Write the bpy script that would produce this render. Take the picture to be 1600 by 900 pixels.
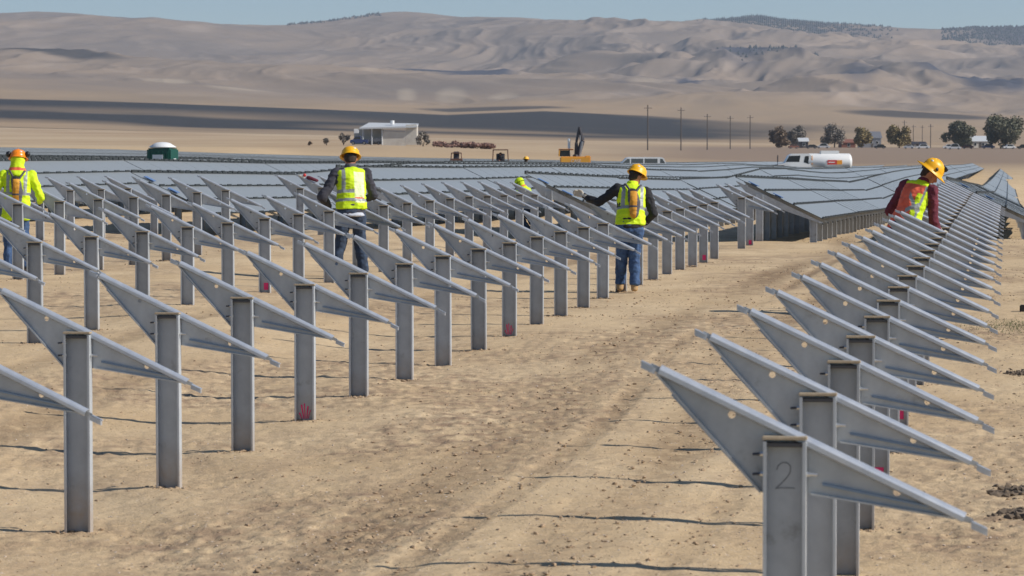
import bpy, bmesh, math, random
import numpy as np
from mathutils import Vector, Matrix, Euler
from mathutils.geometry import tessellate_polygon

random.seed(7)
rng = np.random.default_rng(7)
for o in list(bpy.data.objects): bpy.data.objects.remove(o)
scene = bpy.context.scene
COL = scene.collection
R = math.radians

# ------------------------------------------------------------------ camera, world, sun, exposure
CAMH = 2.0; F = 5000.0
YAW = math.atan(775/5000); PITCH = math.atan(215/5000)
cam = bpy.data.cameras.new('camera'); camo = bpy.data.objects.new('camera', cam); COL.objects.link(camo)
camo.location = (0, 0, CAMH); camo.rotation_euler = (R(90)-PITCH, 0, YAW)
cam.sensor_width = 36; cam.lens = F/1600*36; cam.clip_start = 0.5; cam.clip_end = 40000
cam.dof.use_dof = True; cam.dof.focus_distance = 38; cam.dof.aperture_fstop = 10
scene.camera = camo
SUN_EL, SUN_OFF = 36.0, 5.0          # sun from +X (right), a little behind the camera
sx, sy, sz = math.cos(R(SUN_EL))*math.cos(R(SUN_OFF)), -math.cos(R(SUN_EL))*math.sin(R(SUN_OFF)), math.sin(R(SUN_EL))
world = bpy.data.worlds.new('World'); scene.world = world; world.use_nodes = True
wn = world.node_tree; bgn = wn.nodes['Background']
sky = wn.nodes.new('ShaderNodeTexSky'); sky.sky_type = 'NISHITA'; sky.sun_disc = False
sky.sun_elevation = R(SUN_EL); sky.sun_rotation = R(90+SUN_OFF)
sky.altitude = 1800; sky.air_density = 1.0; sky.dust_density = 0.05; sky.ozone_density = 4.0
wn.links.new(sky.outputs[0], bgn.inputs[0]); bgn.inputs[1].default_value = 0.082
sl = bpy.data.lights.new('sun', 'SUN'); sl.energy = 4.3; sl.angle = R(0.5); sl.color = (1.0, 0.94, 0.86)
so = bpy.data.objects.new('sun', sl); COL.objects.link(so)
so.rotation_euler = Vector((sx, sy, sz)).to_track_quat('Z', 'Y').to_euler()
scene.view_settings.view_transform = 'Standard'; scene.view_settings.look = 'None'
scene.view_settings.exposure = 0.22; scene.view_settings.gamma = 1

# ------------------------------------------------------------------ pixel <-> world
ROT = Euler((R(90)-PITCH, 0, YAW)).to_matrix()
def ray(px, py): return ROT @ Vector(((px-800)/F, -(py-450)/F, -1.0))
def at_x(px, py, X): d = ray(px, py); return Vector((0, 0, CAMH)) + d*(X/d.x)
def at_z(px, py, Z): return Vector((0, 0, CAMH)) + ray(px, py)*Z
def ppm_at(px, X): return (1575-px)/abs(X)
SA, CA = math.sin(YAW), math.cos(YAW)
UNIT = F/2560.0                       # depth of one bay along the view axis
def y_of(X, j): return (UNIT*j + X*SA)/CA
BAY = UNIT/CA
def to_px(X, Y, z):                  # arrays ok
    fx, fy = -SA, CA
    zc = X*fx + Y*fy; xc = X*CA + Y*SA
    return 1575*0 + 800 + F*xc/zc, 235 - F*(z-CAMH)/zc, zc

# ------------------------------------------------------------------ node helpers
def lin(r, g, b):
    f = lambda c: (c/255/12.92) if c/255 <= 0.04045 else ((c/255+0.055)/1.055)**2.4
    return (f(r), f(g), f(b), 1)
DUST = []
def mat(name, col, rough=0.8, metal=0.0, noise=None, spec=0.5, bump=None, coords='Object'):
    m = bpy.data.materials.new(name); m.use_nodes = True
    nt = m.node_tree; p = nt.nodes['Principled BSDF']
    p.inputs['Base Color'].default_value = col; p.inputs['Roughness'].default_value = rough
    p.inputs['Metallic'].default_value = metal; p.inputs['Specular IOR Level'].default_value = spec
    tc = nt.nodes.new('ShaderNodeTexCoord')
    if noise:
        sc, amt, col2 = noise
        n = nt.nodes.new('ShaderNodeTexNoise'); n.inputs['Scale'].default_value = sc; n.inputs['Detail'].default_value = 6
        n.inputs['Roughness'].default_value = 0.65
        nt.links.new(tc.outputs[coords], n.inputs['Vector'])
        rp = nt.nodes.new('ShaderNodeMapRange'); rp.inputs[1].default_value = 0.5-0.5*(1-amt)*0.6-0.02; rp.inputs[2].default_value = 0.72
        nt.links.new(n.outputs['Fac'], rp.inputs[0])
        mx = nt.nodes.new('ShaderNodeMix'); mx.data_type = 'RGBA'
        mx.inputs['A'].default_value = col; mx.inputs['B'].default_value = col2
        nt.links.new(rp.outputs[0], mx.inputs['Factor']); nt.links.new(mx.outputs['Result'], p.inputs['Base Color'])
    if bump:
        bs, st, dist = bump
        n2 = nt.nodes.new('ShaderNodeTexNoise'); n2.inputs['Scale'].default_value = bs; n2.inputs['Detail'].default_value = 4
        nt.links.new(tc.outputs[coords], n2.inputs['Vector'])
        b = nt.nodes.new('ShaderNodeBump'); b.inputs['Strength'].default_value = st; b.inputs['Distance'].default_value = dist
        nt.links.new(n2.outputs['Fac'], b.inputs['Height']); nt.links.new(b.outputs[0], p.inputs['Normal'])
    return m
M = {}
M['zinc'] = mat('zinc', (0.49, 0.515, 0.53, 1), 0.45, 0.3, (9, 0.6, (0.39, 0.41, 0.43, 1)), bump=(60, 0.12, 0.003))
M['zinc_post'] = mat('zinc_post', (0.49, 0.52, 0.545, 1), 0.5, 0.2, (5, 0.6, (0.385, 0.41, 0.435, 1)), bump=(50, 0.12, 0.003))
def dusty(m, z0, z1):
    nt = m.node_tree; p = nt.nodes['Principled BSDF']; L = nt.links
    tc = nt.nodes.new('ShaderNodeTexCoord'); sp = nt.nodes.new('ShaderNodeSeparateXYZ'); L.new(tc.outputs['Object'], sp.inputs[0])
    r = nt.nodes.new('ShaderNodeMapRange'); r.inputs[1].default_value = z0; r.inputs[2].default_value = z1; r.inputs[3].default_value = 1; r.inputs[4].default_value = 0
    L.new(sp.outputs[2], r.inputs[0]); n = nt.nodes.new('ShaderNodeTexNoise'); n.inputs['Scale'].default_value = 22; n.inputs['Detail'].default_value = 5
    oi = nt.nodes.new('ShaderNodeObjectInfo'); ad = nt.nodes.new('ShaderNodeVectorMath'); L.new(tc.outputs['Object'], ad.inputs[0]); L.new(oi.outputs['Random'], ad.inputs[1]); L.new(ad.outputs[0], n.inputs['Vector'])
    x = nt.nodes.new('ShaderNodeMath'); x.operation = 'MULTIPLY'; L.new(r.outputs[0], x.inputs[0]); L.new(n.outputs['Fac'], x.inputs[1])
    mx = nt.nodes.new('ShaderNodeMix'); mx.data_type = 'RGBA'; mx.inputs['B'].default_value = (0.42, 0.32, 0.22, 1)
    old = p.inputs['Base Color'].links[0].from_socket; L.new(old, mx.inputs['A']); L.new(x.outputs[0], mx.inputs['Factor'])
    v = nt.nodes.new('ShaderNodeMix'); v.data_type = 'RGBA'; v.blend_type = 'MULTIPLY'; v.inputs['Factor'].default_value = 1
    g = nt.nodes.new('ShaderNodeMapRange'); g.inputs[3].default_value = .86; g.inputs[4].default_value = 1.08; L.new(oi.outputs['Random'], g.inputs[0])
    n3 = nt.nodes.new('ShaderNodeTexNoise'); n3.inputs['Scale'].default_value = 7; n3.inputs['Detail'].default_value = 7; n3.inputs['Roughness'].default_value = .7; L.new(ad.outputs[0], n3.inputs['Vector'])
    r3 = nt.nodes.new('ShaderNodeMapRange'); r3.inputs[1].default_value = .60; r3.inputs[2].default_value = .72; r3.inputs[3].default_value = 0; r3.inputs[4].default_value = .55; L.new(n3.outputs['Fac'], r3.inputs[0])
    m3 = nt.nodes.new('ShaderNodeMix'); m3.data_type = 'RGBA'; m3.inputs['B'].default_value = (0.22, 0.215, 0.205, 1); L.new(r3.outputs[0], m3.inputs['Factor']); L.new(mx.outputs['Result'], m3.inputs['A'])
    L.new(m3.outputs['Result'], v.inputs['A']); L.new(g.outputs[0], v.inputs['B']); L.new(v.outputs['Result'], p.inputs['Base Color'])
dusty(M['zinc_post'], -1.02, -.78); dusty(M['zinc'], -9, -8)
M['cap_shade'] = mat('cap_shade_dark', (0.09, 0.09, 0.095, 1), 0.6, 0.2)  # dark tone for the shade beneath the post caps
M['zinc_rail'] = mat('zinc_rail', (0.55, 0.58, 0.62, 1), 0.38, 0.5, (14, 0.6, (0.42, 0.46, 0.52, 1)))
M['rib'] = mat('rib_zinc', (0.20, 0.27, 0.38, 1), 0.35, 0.5)
M['bolt'] = mat('bolt_steel', (0.62, 0.63, 0.62, 1), 0.3, 0.8)
M['bolt_dark'] = mat('bolt_dark', (0.05, 0.06, 0.08, 1), 0.4, 0.5)
M['cap'] = mat('cap_steel', (0.50, 0.41, 0.29, 1), 0.7, 0.0, (20, 0.6, (0.36, 0.28, 0.18, 1)))
M['pencil'] = mat('marker_ink', (0.13, 0.135, 0.14, 1), 0.8)
M['pink'] = mat('pink_paint', lin(255, 60, 125), 0.6)
M['blue_tab'] = mat('blue_tab', lin(95, 125, 170), 0.4)
M['panel'] = mat('panel_glass', (0.255, 0.272, 0.270, 1), 0.32, 0.0, (0.05, 0.6, (0.285, 0.30, 0.295, 1)), spec=0.5, coords='Object')
M['panel_edge'] = mat('panel_edge', (0.03, 0.035, 0.035, 1), 0.6)
M['denim'] = mat('denim', lin(70, 98, 138), 0.9, 0, (14, 0.6, lin(38, 56, 86)), bump=(30, 0.5, 0.01))
M['denim_dark'] = mat('denim_dark', lin(58, 74, 96), 0.9, 0, (12, 0.6, lin(34, 42, 56)), bump=(30, 0.5, 0.01))
M['hivis'] = mat('hivis_yellow', lin(212, 240, 20), 0.75, 0, (7, 0.6, lin(190, 222, 12)), bump=(14, 0.6, 0.015))
M['hivis_pale'] = mat('hivis_pale', lin(240, 248, 200), 0.7, 0, (9, 0.6, lin(222, 240, 160)))
M['reflect'] = mat('reflective_tape', lin(150, 155, 152), 0.5, 0.1)
M['orange_cloth'] = mat('orange_cloth', lin(238, 110, 78), 0.75, 0, (10, 0.6, lin(215, 85, 55)))
M['amber'] = mat('amber_cloth', lin(222, 160, 52), 0.75, 0, (12, 0.6, lin(180, 120, 30)))
M['grey_cloth'] = mat('grey_cloth', lin(92, 90, 96), 0.85, 0, (10, 0.6, lin(70, 68, 75)), bump=(20, 0.6, 0.015))
M['black_cloth'] = mat('black_cloth', lin(36, 36, 40), 0.85, 0, (10, 0.6, lin(24, 24, 28)), bump=(20, 0.6, 0.015))
M['hoodie'] = mat('hoodie_cloth', lin(66, 66, 76), 0.9, 0, (8, 0.6, lin(46, 46, 54)), bump=(16, 0.7, 0.02))
M['maroon'] = mat('maroon_cloth', lin(112, 44, 60), 0.9, 0, (9, 0.6, lin(74, 28, 42)), bump=(16, 0.7, 0.02))
M['white_cloth'] = mat('white_cloth', lin(190, 195, 205), 0.9)
M['skin'] = mat('skin', lin(176, 118, 92), 0.6)
M['hair'] = mat('hair', lin(52, 38, 30), 0.8)
M['hat_yellow'] = mat('hat_yellow', lin(240, 178, 20), 0.42)
M['hat_orange'] = mat('hat_orange', lin(250, 140, 30), 0.3)
M['hat_band'] = mat('hat_band', lin(28, 28, 32), 0.5)
M['sticker'] = mat('sticker', lin(205, 210, 205), 0.4)
M['boot'] = mat('boot_leather', lin(176, 142, 98), 0.8)
M['boot_dark'] = mat('boot_dark', lin(56, 44, 38), 0.8)
M['glove'] = mat('glove', lin(178, 172, 160), 0.8)
M['glove_dark'] = mat('glove_dark', lin(48, 48, 50), 0.8)
M['glass_dark'] = mat('dark_glass', (0.015, 0.018, 0.022, 1), 0.12)
M['glass_grey'] = mat('grey_glass', (0.10, 0.11, 0.11, 1), 0.15)
M['white_paint'] = mat('white_paint', (0.78, 0.78, 0.76, 1), 0.35)
M['cream_wall'] = mat('cream_sheet', (0.62, 0.59, 0.52, 1), 0.6, 0, (0.6, 0.6, (0.5, 0.46, 0.4, 1)))
M['grey_roof'] = mat('grey_roof', (0.55, 0.57, 0.58, 1), 0.5)
M['green_plastic'] = mat('green_plastic', lin(22, 78, 66), 0.5)
M['white_plastic'] = mat('white_plastic', (0.72, 0.73, 0.73, 1), 0.5)
M['machine'] = mat('machine_yellow', lin(236, 168, 62), 0.45)
M['dark_steel'] = mat('dark_steel', (0.05, 0.045, 0.05, 1), 0.5, 0.3)
M['steel_grey'] = mat('steel_grey', (0.3, 0.3, 0.31, 1), 0.4, 0.5)
M['rust'] = mat('rust_frame', lin(110, 78, 62), 0.7)
M['tyre'] = mat('tyre_rubber', (0.02, 0.02, 0.02, 1), 0.9)
M['red_sign'] = mat('red_sign', lin(205, 60, 55), 0.5)
M['orange_sign'] = mat('orange_sign', lin(240, 160, 50), 0.5)
M['wood'] = mat('weathered_wood', (0.10, 0.085, 0.075, 1), 0.9)
M['stake'] = mat('stake_orange', lin(205, 120, 80), 0.8)
M['blue_car'] = mat('blue_paint', lin(52, 66, 110), 0.4)
M['bark'] = mat('bark', (0.07, 0.055, 0.045, 1), 0.9)
M['leaf_dark'] = mat('leaf_dark', (0.12, 0.13, 0.085, 1), 0.8, 0, (0.6, 0.6, (0.17, 0.145, 0.08, 1)))
M['leaf_olive'] = mat('leaf_olive', (0.22, 0.185, 0.09, 1), 0.8, 0, (0.6, 0.6, (0.33, 0.235, 0.10, 1)))
M['leaf_brown'] = mat('leaf_brown', (0.27, 0.19, 0.12, 1), 0.8, 0, (0.6, 0.6, (0.07, 0.055, 0.045, 1)))
M['leaf_grey'] = mat('leaf_grey', (0.29, 0.255, 0.21, 1), 0.8, 0, (0.6, 0.6, (0.14, 0.125, 0.11, 1)))
M['twig_red'] = mat('twig_red', (0.33, 0.20, 0.16, 1), 0.9)
M['brick_red'] = mat('brick_red', (0.22, 0.09, 0.06, 1), 0.8)
M['clod'] = mat('clod_soil', (0.44, 0.32, 0.205, 1), 0.95, 0, (3, 0.6, (0.27, 0.19, 0.12, 1)), coords='Object')
M['clod_dark'] = mat('clod_dark', (0.115, 0.085, 0.06, 1), 0.95, 0, (8, 0.6, (0.2, 0.15, 0.1, 1)))
M['stone'] = mat('pale_stone', (0.55, 0.46, 0.37, 1), 0.9)
M['grass'] = mat('grass_blade', (0.13, 0.15, 0.06, 1), 0.9)
M['conifer'] = mat('conifer', (0.05, 0.06, 0.06, 1), 0.9)
M['block'] = mat('block_dark', (0.035, 0.03, 0.028, 1), 0.9)

# ------------------------------------------------------------------ mesh helpers
class MB:
    """collects shapes, links them as one mesh object"""
    def __init__(s): s.bm = bmesh.new(); s.mats = []; s.cur = 0
    def m(s, mt):
        if mt not in s.mats: s.mats.append(mt)
        s.cur = s.mats.index(mt); return s
    def _tag(s, geom):
        for f in geom:
            if isinstance(f, bmesh.types.BMFace): f.material_index = s.cur
    def box(s, c, d, rot=None, bev=0.0):
        n0 = len(s.bm.faces)
        g = bmesh.ops.create_cube(s.bm, size=1)['verts']
        for v in g: v.co = Vector((v.co.x*d[0], v.co.y*d[1], v.co.z*d[2]))
        if bev: 
            ed = list({e for v in g for e in v.link_edges})
            rb = bmesh.ops.bevel(s.bm, geom=ed, offset=bev, segments=2, affect='EDGES')
            g = rb['verts']; g = list({v for f in rb['faces'] for v in f.verts} | set(v for v in g))
            s.bm.faces.ensure_lookup_table()
            g = list({v for f in s.bm.faces[n0:] for v in f.verts})
        for v in g:
            p = v.co
            if rot is not None: p = rot @ p
            v.co = p + Vector(c)
        s.bm.faces.ensure_lookup_table()
        s._tag(s.bm.faces[n0:]); return s
    def tube(s, p0, p1, r0, r1=None, n=8, cap=True):
        r1 = r0 if r1 is None else r1; p0 = Vector(p0); p1 = Vector(p1)
        z = (p1-p0); 
        if z.length < 1e-6: return s
        q = z.to_track_quat('Z', 'Y').to_matrix(); n0 = len(s.bm.faces)
        A = [s.bm.verts.new(p0 + q @ Vector((math.cos(t)*r0, math.sin(t)*r0, 0))) for t in [2*math.pi*k/n for k in range(n)]]
        B = [s.bm.verts.new(p1 + q @ Vector((math.cos(t)*r1, math.sin(t)*r1, 0))) for t in [2*math.pi*k/n for k in range(n)]]
        for k in range(n): s.bm.faces.new((A[k], A[(k+1) % n], B[(k+1) % n], B[k]))
        if cap: s.bm.faces.new(A[::-1]); s.bm.faces.new(B)
        s.bm.faces.ensure_lookup_table(); s._tag(s.bm.faces[n0:]); return s
    def path(s, pts, r, n=6):
        for a, b in zip(pts[:-1], pts[1:]): s.tube(a, b, r, r, n)
        return s
    def prism(s, poly, y0, y1, holes=(), axes='xz'):
        """polygon in the xz plane extruded along y"""
        n0 = len(s.bm.faces); loops = [poly] + list(holes)
        def P(p, y):
            return (p[0], y, p[1]) if axes == 'xz' else ((y, p[0], p[1]) if axes == 'yz' else (p[0], p[1], y))
        rings = []
        for lp in loops:
            a = [s.bm.verts.new(P(p, y0)) for p in lp]; b = [s.bm.verts.new(P(p, y1)) for p in lp]; rings.append((a, b))
            for k in range(len(lp)):
                k2 = (k+1) % len(lp); s.bm.faces.new((a[k], a[k2], b[k2], b[k]))
        tri = tessellate_polygon([[Vector((p[0], p[1], 0)) for p in lp] for lp in loops])
        fa = [v for a, b in rings for v in a]; fb = [v for a, b in rings for v in b]
        for t in tri:
            try: s.bm.faces.new([fa[k] for k in t]); s.bm.faces.new([fb[k] for k in reversed(t)])
            except ValueError: pass
        s.bm.faces.ensure_lookup_table(); s._tag(s.bm.faces[n0:]); return s
    def hull(s, ells, seg=10):
        """convex hull of ellipsoids (centre, radii)"""
        n0 = set(s.bm.faces); vs = []
        for c, r in ells:
            if not hasattr(r, '__len__'): r = (r, r, r)
            for a in range(1, seg//2+1):
                th = math.pi*(a)/(seg//2+1)
                for k in range(seg):
                    ph = 2*math.pi*k/seg
                    vs.append(s.bm.verts.new((c[0]+r[0]*math.sin(th)*math.cos(ph), c[1]+r[1]*math.sin(th)*math.sin(ph), c[2]+r[2]*math.cos(th))))
            vs.append(s.bm.verts.new((c[0], c[1], c[2]+r[2]))); vs.append(s.bm.verts.new((c[0], c[1], c[2]-r[2])))
        res = bmesh.ops.convex_hull(s.bm, input=vs, use_existing_faces=False)
        bad = [g for g in res['geom_interior'] if isinstance(g, bmesh.types.BMVert)]
        bad += [g for g in res['geom_unused'] if isinstance(g, bmesh.types.BMVert)]
        bmesh.ops.delete(s.bm, geom=list(set(bad)), context='VERTS')
        for f in s.bm.faces:
            if f not in n0: f.material_index = s.cur
        return s
    def build(s, name, parent=None, smooth=False, loc=None):
        bmesh.ops.recalc_face_normals(s.bm, faces=s.bm.faces)
        me = bpy.data.meshes.new(name); s.bm.to_mesh(me); s.bm.free()
        for mt in s.mats: me.materials.append(M[mt])
        if smooth: me.polygons.foreach_set('use_smooth', [True]*len(me.polygons))
        o = bpy.data.objects.new(name, me); COL.objects.link(o)
        if parent is not None: o.parent = parent
        if loc is not None: o.location = loc
        return o
def tag(o, label=None, cat=None, group=None, kind=None):
    if label: o['label'] = label
    if cat: o['category'] = cat
    if group: o['group'] = group
    if kind: o['kind'] = kind
    return o
def empty(name, loc, rz=0, label=None, cat=None, group=None):
    o = bpy.data.objects.new(name, None); COL.objects.link(o); o.location = loc; o.rotation_euler = (0, 0, rz)
    o.empty_display_size = 0.2
    return tag(o, label, cat, group)
def children(o): return kids.get(o.name, [])
def copy_tree(o, parent=None):
    c = o.copy(); COL.objects.link(c); c.parent = parent
    for ch in [x for x in o.children]: copy_tree(ch, c)
    return c
def grid_mesh(name, P, nu, nv, material, attrs=None, smooth=True):
    me = bpy.data.meshes.new(name); nvx = nu*nv
    me.vertices.add(nvx); me.vertices.foreach_set('co', P.reshape(-1).astype(np.float32))
    i = np.arange(nu-1)[:, None]*nv + np.arange(nv-1)[None, :]
    q = np.stack([i, i+1, i+nv+1, i+nv], -1).reshape(-1, 4)
    me.loops.add(q.size); me.loops.foreach_set('vertex_index', q.reshape(-1).astype(np.int32))
    me.polygons.add(len(q)); me.polygons.foreach_set('loop_start', (np.arange(len(q))*4).astype(np.int32))
    me.polygons.foreach_set('use_smooth', np.full(len(q), smooth))
    me.update(calc_edges=True)
    for k, v in (attrs or {}).items():
        a = me.attributes.new(k, 'FLOAT', 'POINT'); a.data.foreach_set('value', v.reshape(-1).astype(np.float32))
    me.materials.append(material); me.validate()
    o = bpy.data.objects.new(name, me); COL.objects.link(o); return o

# numpy noise
def vnoise(x, y, seed=0):
    xi = np.floor(x).astype(np.int64); yi = np.floor(y).astype(np.int64); xf = x-xi; yf = y-yi
    def h(a, b):
        n = (a*374761393 + b*668265263 + seed*1274126177) & 0xffffffff
        n = ((n ^ (n >> 13))*1274126177) & 0xffffffff
        return ((n ^ (n >> 16)) & 0xffff)/65535.0
    u = xf*xf*xf*(xf*(xf*6-15)+10); v = yf*yf*yf*(yf*(yf*6-15)+10)
    return (h(xi, yi)*(1-u)+h(xi+1, yi)*u)*(1-v) + (h(xi, yi+1)*(1-u)+h(xi+1, yi+1)*u)*v
def fbm(x, y, o=4, seed=0, ridged=False):
    a = 0.5; t = 0; n = 0
    for k in range(o):
        v = vnoise(x*2**k + k*17.3, y*2**k - k*9.1, seed+k)
        if ridged: v = 1-abs(2*v-1)
        t = t+a*v; n += a; a *= 0.5
    return t/n

# ------------------------------------------------------------------ rows: where everything stands
ROWX = {0: -0.766, 1: -5.18, 2: -9.447, 3: -13.49, 4: -17.8}
for k in range(5, 20): ROWX[k] = -17.8 - 4.3*(k-4)
TIP_R, TIP_L = 0.70, -0.50            # arm tips from the post's axis
TIP_DZ_R, TIP_DZ_L = -0.285, 0.285    # their height from the post's top
HIGH = {   # high edge of the panels, as seen
 1: [(1150, 277), (1198, 279), (1325, 287), (1400, 268), (1460, 260), (1520, 256)],
 2: [(810, 272), (900, 277), (1050, 282), (1140, 281), (1170, 268), (1198, 262), (1300, 272), (1400, 262), (1460, 258)],
 3: [(525, 261), (600, 258), (780, 264), (830, 262), (900, 260), (1050, 268), (1130, 269), (1180, 258), (1215, 263.5), (1300, 264), (1400, 260), (1450, 258)],
 4: [(205, 269), (290, 271), (400, 273), (500, 274), (560, 260), (600, 256.5), (780, 258), (900, 257.5), (1050, 262), (1130, 261), (1180, 254), (1215, 263), (1300, 263), (1430, 258)],
 5: [(-130, 252), (100, 252), (160, 249), (330, 252), (460, 257), (600, 254.5), (780, 254), (900, 255), (1050, 259), (1130, 256), (1180, 252), (1215, 262.5), (1300, 262), (1410, 256)],
}
H6 = [(-130, 252), (100, 252), (160, 249), (330, 252), (460, 257), (600, 254.5), (780, 254), (900, 255), (1050, 259), (1130, 256), (1200, 252), (1300, 259), (1410, 256)]
TOPY = [(-60, 229), (100, 230), (230, 235.5), (400, 241), (600, 246), (800, 249), (1000, 251.5), (1150, 250), (1200, 251), (1300, 256), (1380, 255)]
for k in range(6, 19):
    f = ((k-5)/13.0)**.9
    HIGH[k] = [(x, np.interp(x, [p[0] for p in H6], [p[1] for p in H6])*(1-f) + np.interp(x, [p[0] for p in TOPY], [p[1] for p in TOPY])*f)
              for x in (-60, 130, 230, 330, 460, 600, 800, 1000, 1200, 1375 - 6*(k-7))]
HIGH[6] = [(-60, 250), (130, 249), (330, 251), (460, 256), (600, 253.5), (780, 253.5), (900, 254.5), (1050, 257.5), (1130, 255), (1180, 252), (1215, 262), (1300, 261), (1400, 256)]
RISE = .87; WIDE = 1.83
BARE = {  # post tops (depth index, height)
 0: [(5.75, .98), (13, 1.015), (18, 1.04), (21, 1.07), (25, 1.10), (32, 1.14)],
 1: [(8, .95), (9.23, .962), (10.2, .972), (12.2, .987), (14.2, 1.005), (17.2, 1.018), (19.2, 1.038), (29, 1.065), (36, 1.06)],
 2: [(15, 1.08), (16.1, 1.088), (20, 1.10), (22, 1.13), (25, 1.145), (29, 1.17), (32, 1.13), (34, 1.06)],
 3: [(21, 1.25), (26, 1.26), (29, 1.30), (33, 1.24), (35, 1.15)],
 4: [(28, 1.24), (34, 1.21)],
}
# terrain control points: (X, Y, z)
ctrl = []
def cpx(px, py, X): p = at_x(px, py, X); ctrl.append((p.x, p.y, p.z))
for j, z in ((3, 0.02), (5.75, 0.0), (8.75, -0.02), (13, 0.03), (20, 0.08), (26, 0.13), (32, .2), (38, .06), (50, -.33), (61, -.6), (84, -1.15), (120, -1.55), (215, -2.1), (330, -2.5)):
    ctrl.append((-0.9, y_of(-.9, j), z)); ctrl.append((3.5, y_of(3.5, j), z))
for px, py in ((140, 825), (280, 755), (395, 698), (494, 651), (574, 612), (644, 588), (706, 567), (760, 542), (805, 520), (849, 503), (887, 490), (951, 462), (1028, 434), (1068, 420), (1121, 403), (1163, 391), (1250, 367), (1290, 356), (1385, 335)):
    cpx(px, py, -5.18)
for px, py in ((73, 533), (163, 512), (238, 486), (371, 462), (428, 457), (547, 436)): cpx(px, py, -9.447)
for px, py in ((30, 436), (112, 428), (223, 412), (368, 390)): cpx(px, py, -13.49)
for k, pl in HIGH.items():
    xt = ROWX[k] + TIP_L; dz_ = 1.33
    xs = [p[0] for p in pl]; ys = [p[1] for p in pl]
    for px in np.linspace(xs[0], xs[-1], 18):
        p = at_x(px, float(np.interp(px, xs, ys)), xt); ctrl.append((ROWX[k], p.y, p.z-dz_))
for px, py, Z in ((100, 229, 500), (0, 226, 500), (300, 229, 560), (603, 226, 730), (700, 229, 700), (480, 226, 730), (900, 233, 800), (1100, 236, 800), (1300, 240, 800), (1500, 243, 700), (1600, 246, 600), (1800, 246, 600), (2300, 246, 600),
                  (1200, 231, 1250), (1400, 231, 1250), (1600, 231, 1250), (1000, 229, 1250), (800, 226, 1250), (400, 222, 1250), (0, 216, 1250), (-300, 216, 1250),
                  (0, 205, 1900), (400, 211, 1900), (800, 220, 1900), (1200, 226, 1900), (1600, 230, 1900), (2000, 230, 1900),
                  (-300, 195, 2600), (0, 196, 2600), (400, 206, 2600), (800, 216, 2600), (1200, 220, 2600), (1600, 228, 2600), (1900, 228, 2600)):
    p = at_z(px, py, Z); ctrl.append((p.x, p.y, p.z))
ctrl = np.array(ctrl)
cpxx, _, czc = to_px(ctrl[:, 0], ctrl[:, 1], ctrl[:, 2])
CU = np.stack([cpxx/420.0, np.log(czc)*2.6], 1); CZ = ctrl[:, 2]
def terrain(X, Y):
    X = np.asarray(X, dtype=float); Y = np.asarray(Y, dtype=float); sh = X.shape
    X = X.reshape(-1); Y = Y.reshape(-1)
    zc = np.maximum(-X*SA + Y*CA, 2.0); u = (800 + F*(X*CA + Y*SA)/zc)/420.0; u = np.clip(u, -3, 7); v = np.log(zc)*2.6
    out = np.empty_like(X)
    for s in range(0, len(X), 20000):
        d2 = (u[s:s+20000, None]-CU[None, :, 0])**2 + (v[s:s+20000, None]-CU[None, :, 1])**2
        w = np.exp(-d2/0.035) + 2e-4/(d2+.02)**2
        out[s:s+20000] = (w*CZ).sum(1)/w.sum(1)
    px = np.clip(u*420, -900, 2700); q = np.log(np.maximum(zc, 300))
    tabs_ = [np.interp(px, xs_, ys_) for xs_, ys_ in FARY]; ks = np.log([600, 800, 1250, 1900, 2600])
    yy = tabs_[0].copy()
    for i in range(4):
        f = np.clip((q-ks[i])/(ks[i+1]-ks[i]), 0, 1); yy = np.where(q > ks[i], tabs_[i]*(1-f)+tabs_[i+1]*f, yy)
    zf = CAMH + (235-yy)/F*zc
    b_ = np.clip((zc-430)/200, 0, 1); b_ = b_*b_*(3-2*b_)
    out = out*(1-b_) + zf*b_
    return out.reshape(sh)
FARY = [([-900, 0, 300, 603, 900, 1100, 1200, 1300, 1500, 1700, 2700], [228, 229, 231, 229, 243, 248, 254, 257, 256, 254, 252]),
        ([-900, 0, 300, 603, 900, 1200, 1500, 2700], [223, 224, 226, 225, 233, 243, 245, 244]),
        ([-900, 0, 400, 800, 1000, 1200, 1600, 2700], [212, 214, 220, 226, 229.5, 231, 231, 231]),
        ([-900, 0, 400, 800, 1200, 1600, 2700], [204, 206, 212, 221, 227, 230.3, 230.5]),
        ([-900, 0, 400, 800, 1200, 1600, 2700], [190, 197.5, 208.5, 218, 223.5, 229, 230])]
def tz(x, y): return float(terrain(np.array([x]), np.array([y]))[0])
def zrows(X, Y, n=200):              # cached terrain profile along a row
    return terrain(np.full(len(Y), X), np.array(Y))

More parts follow.
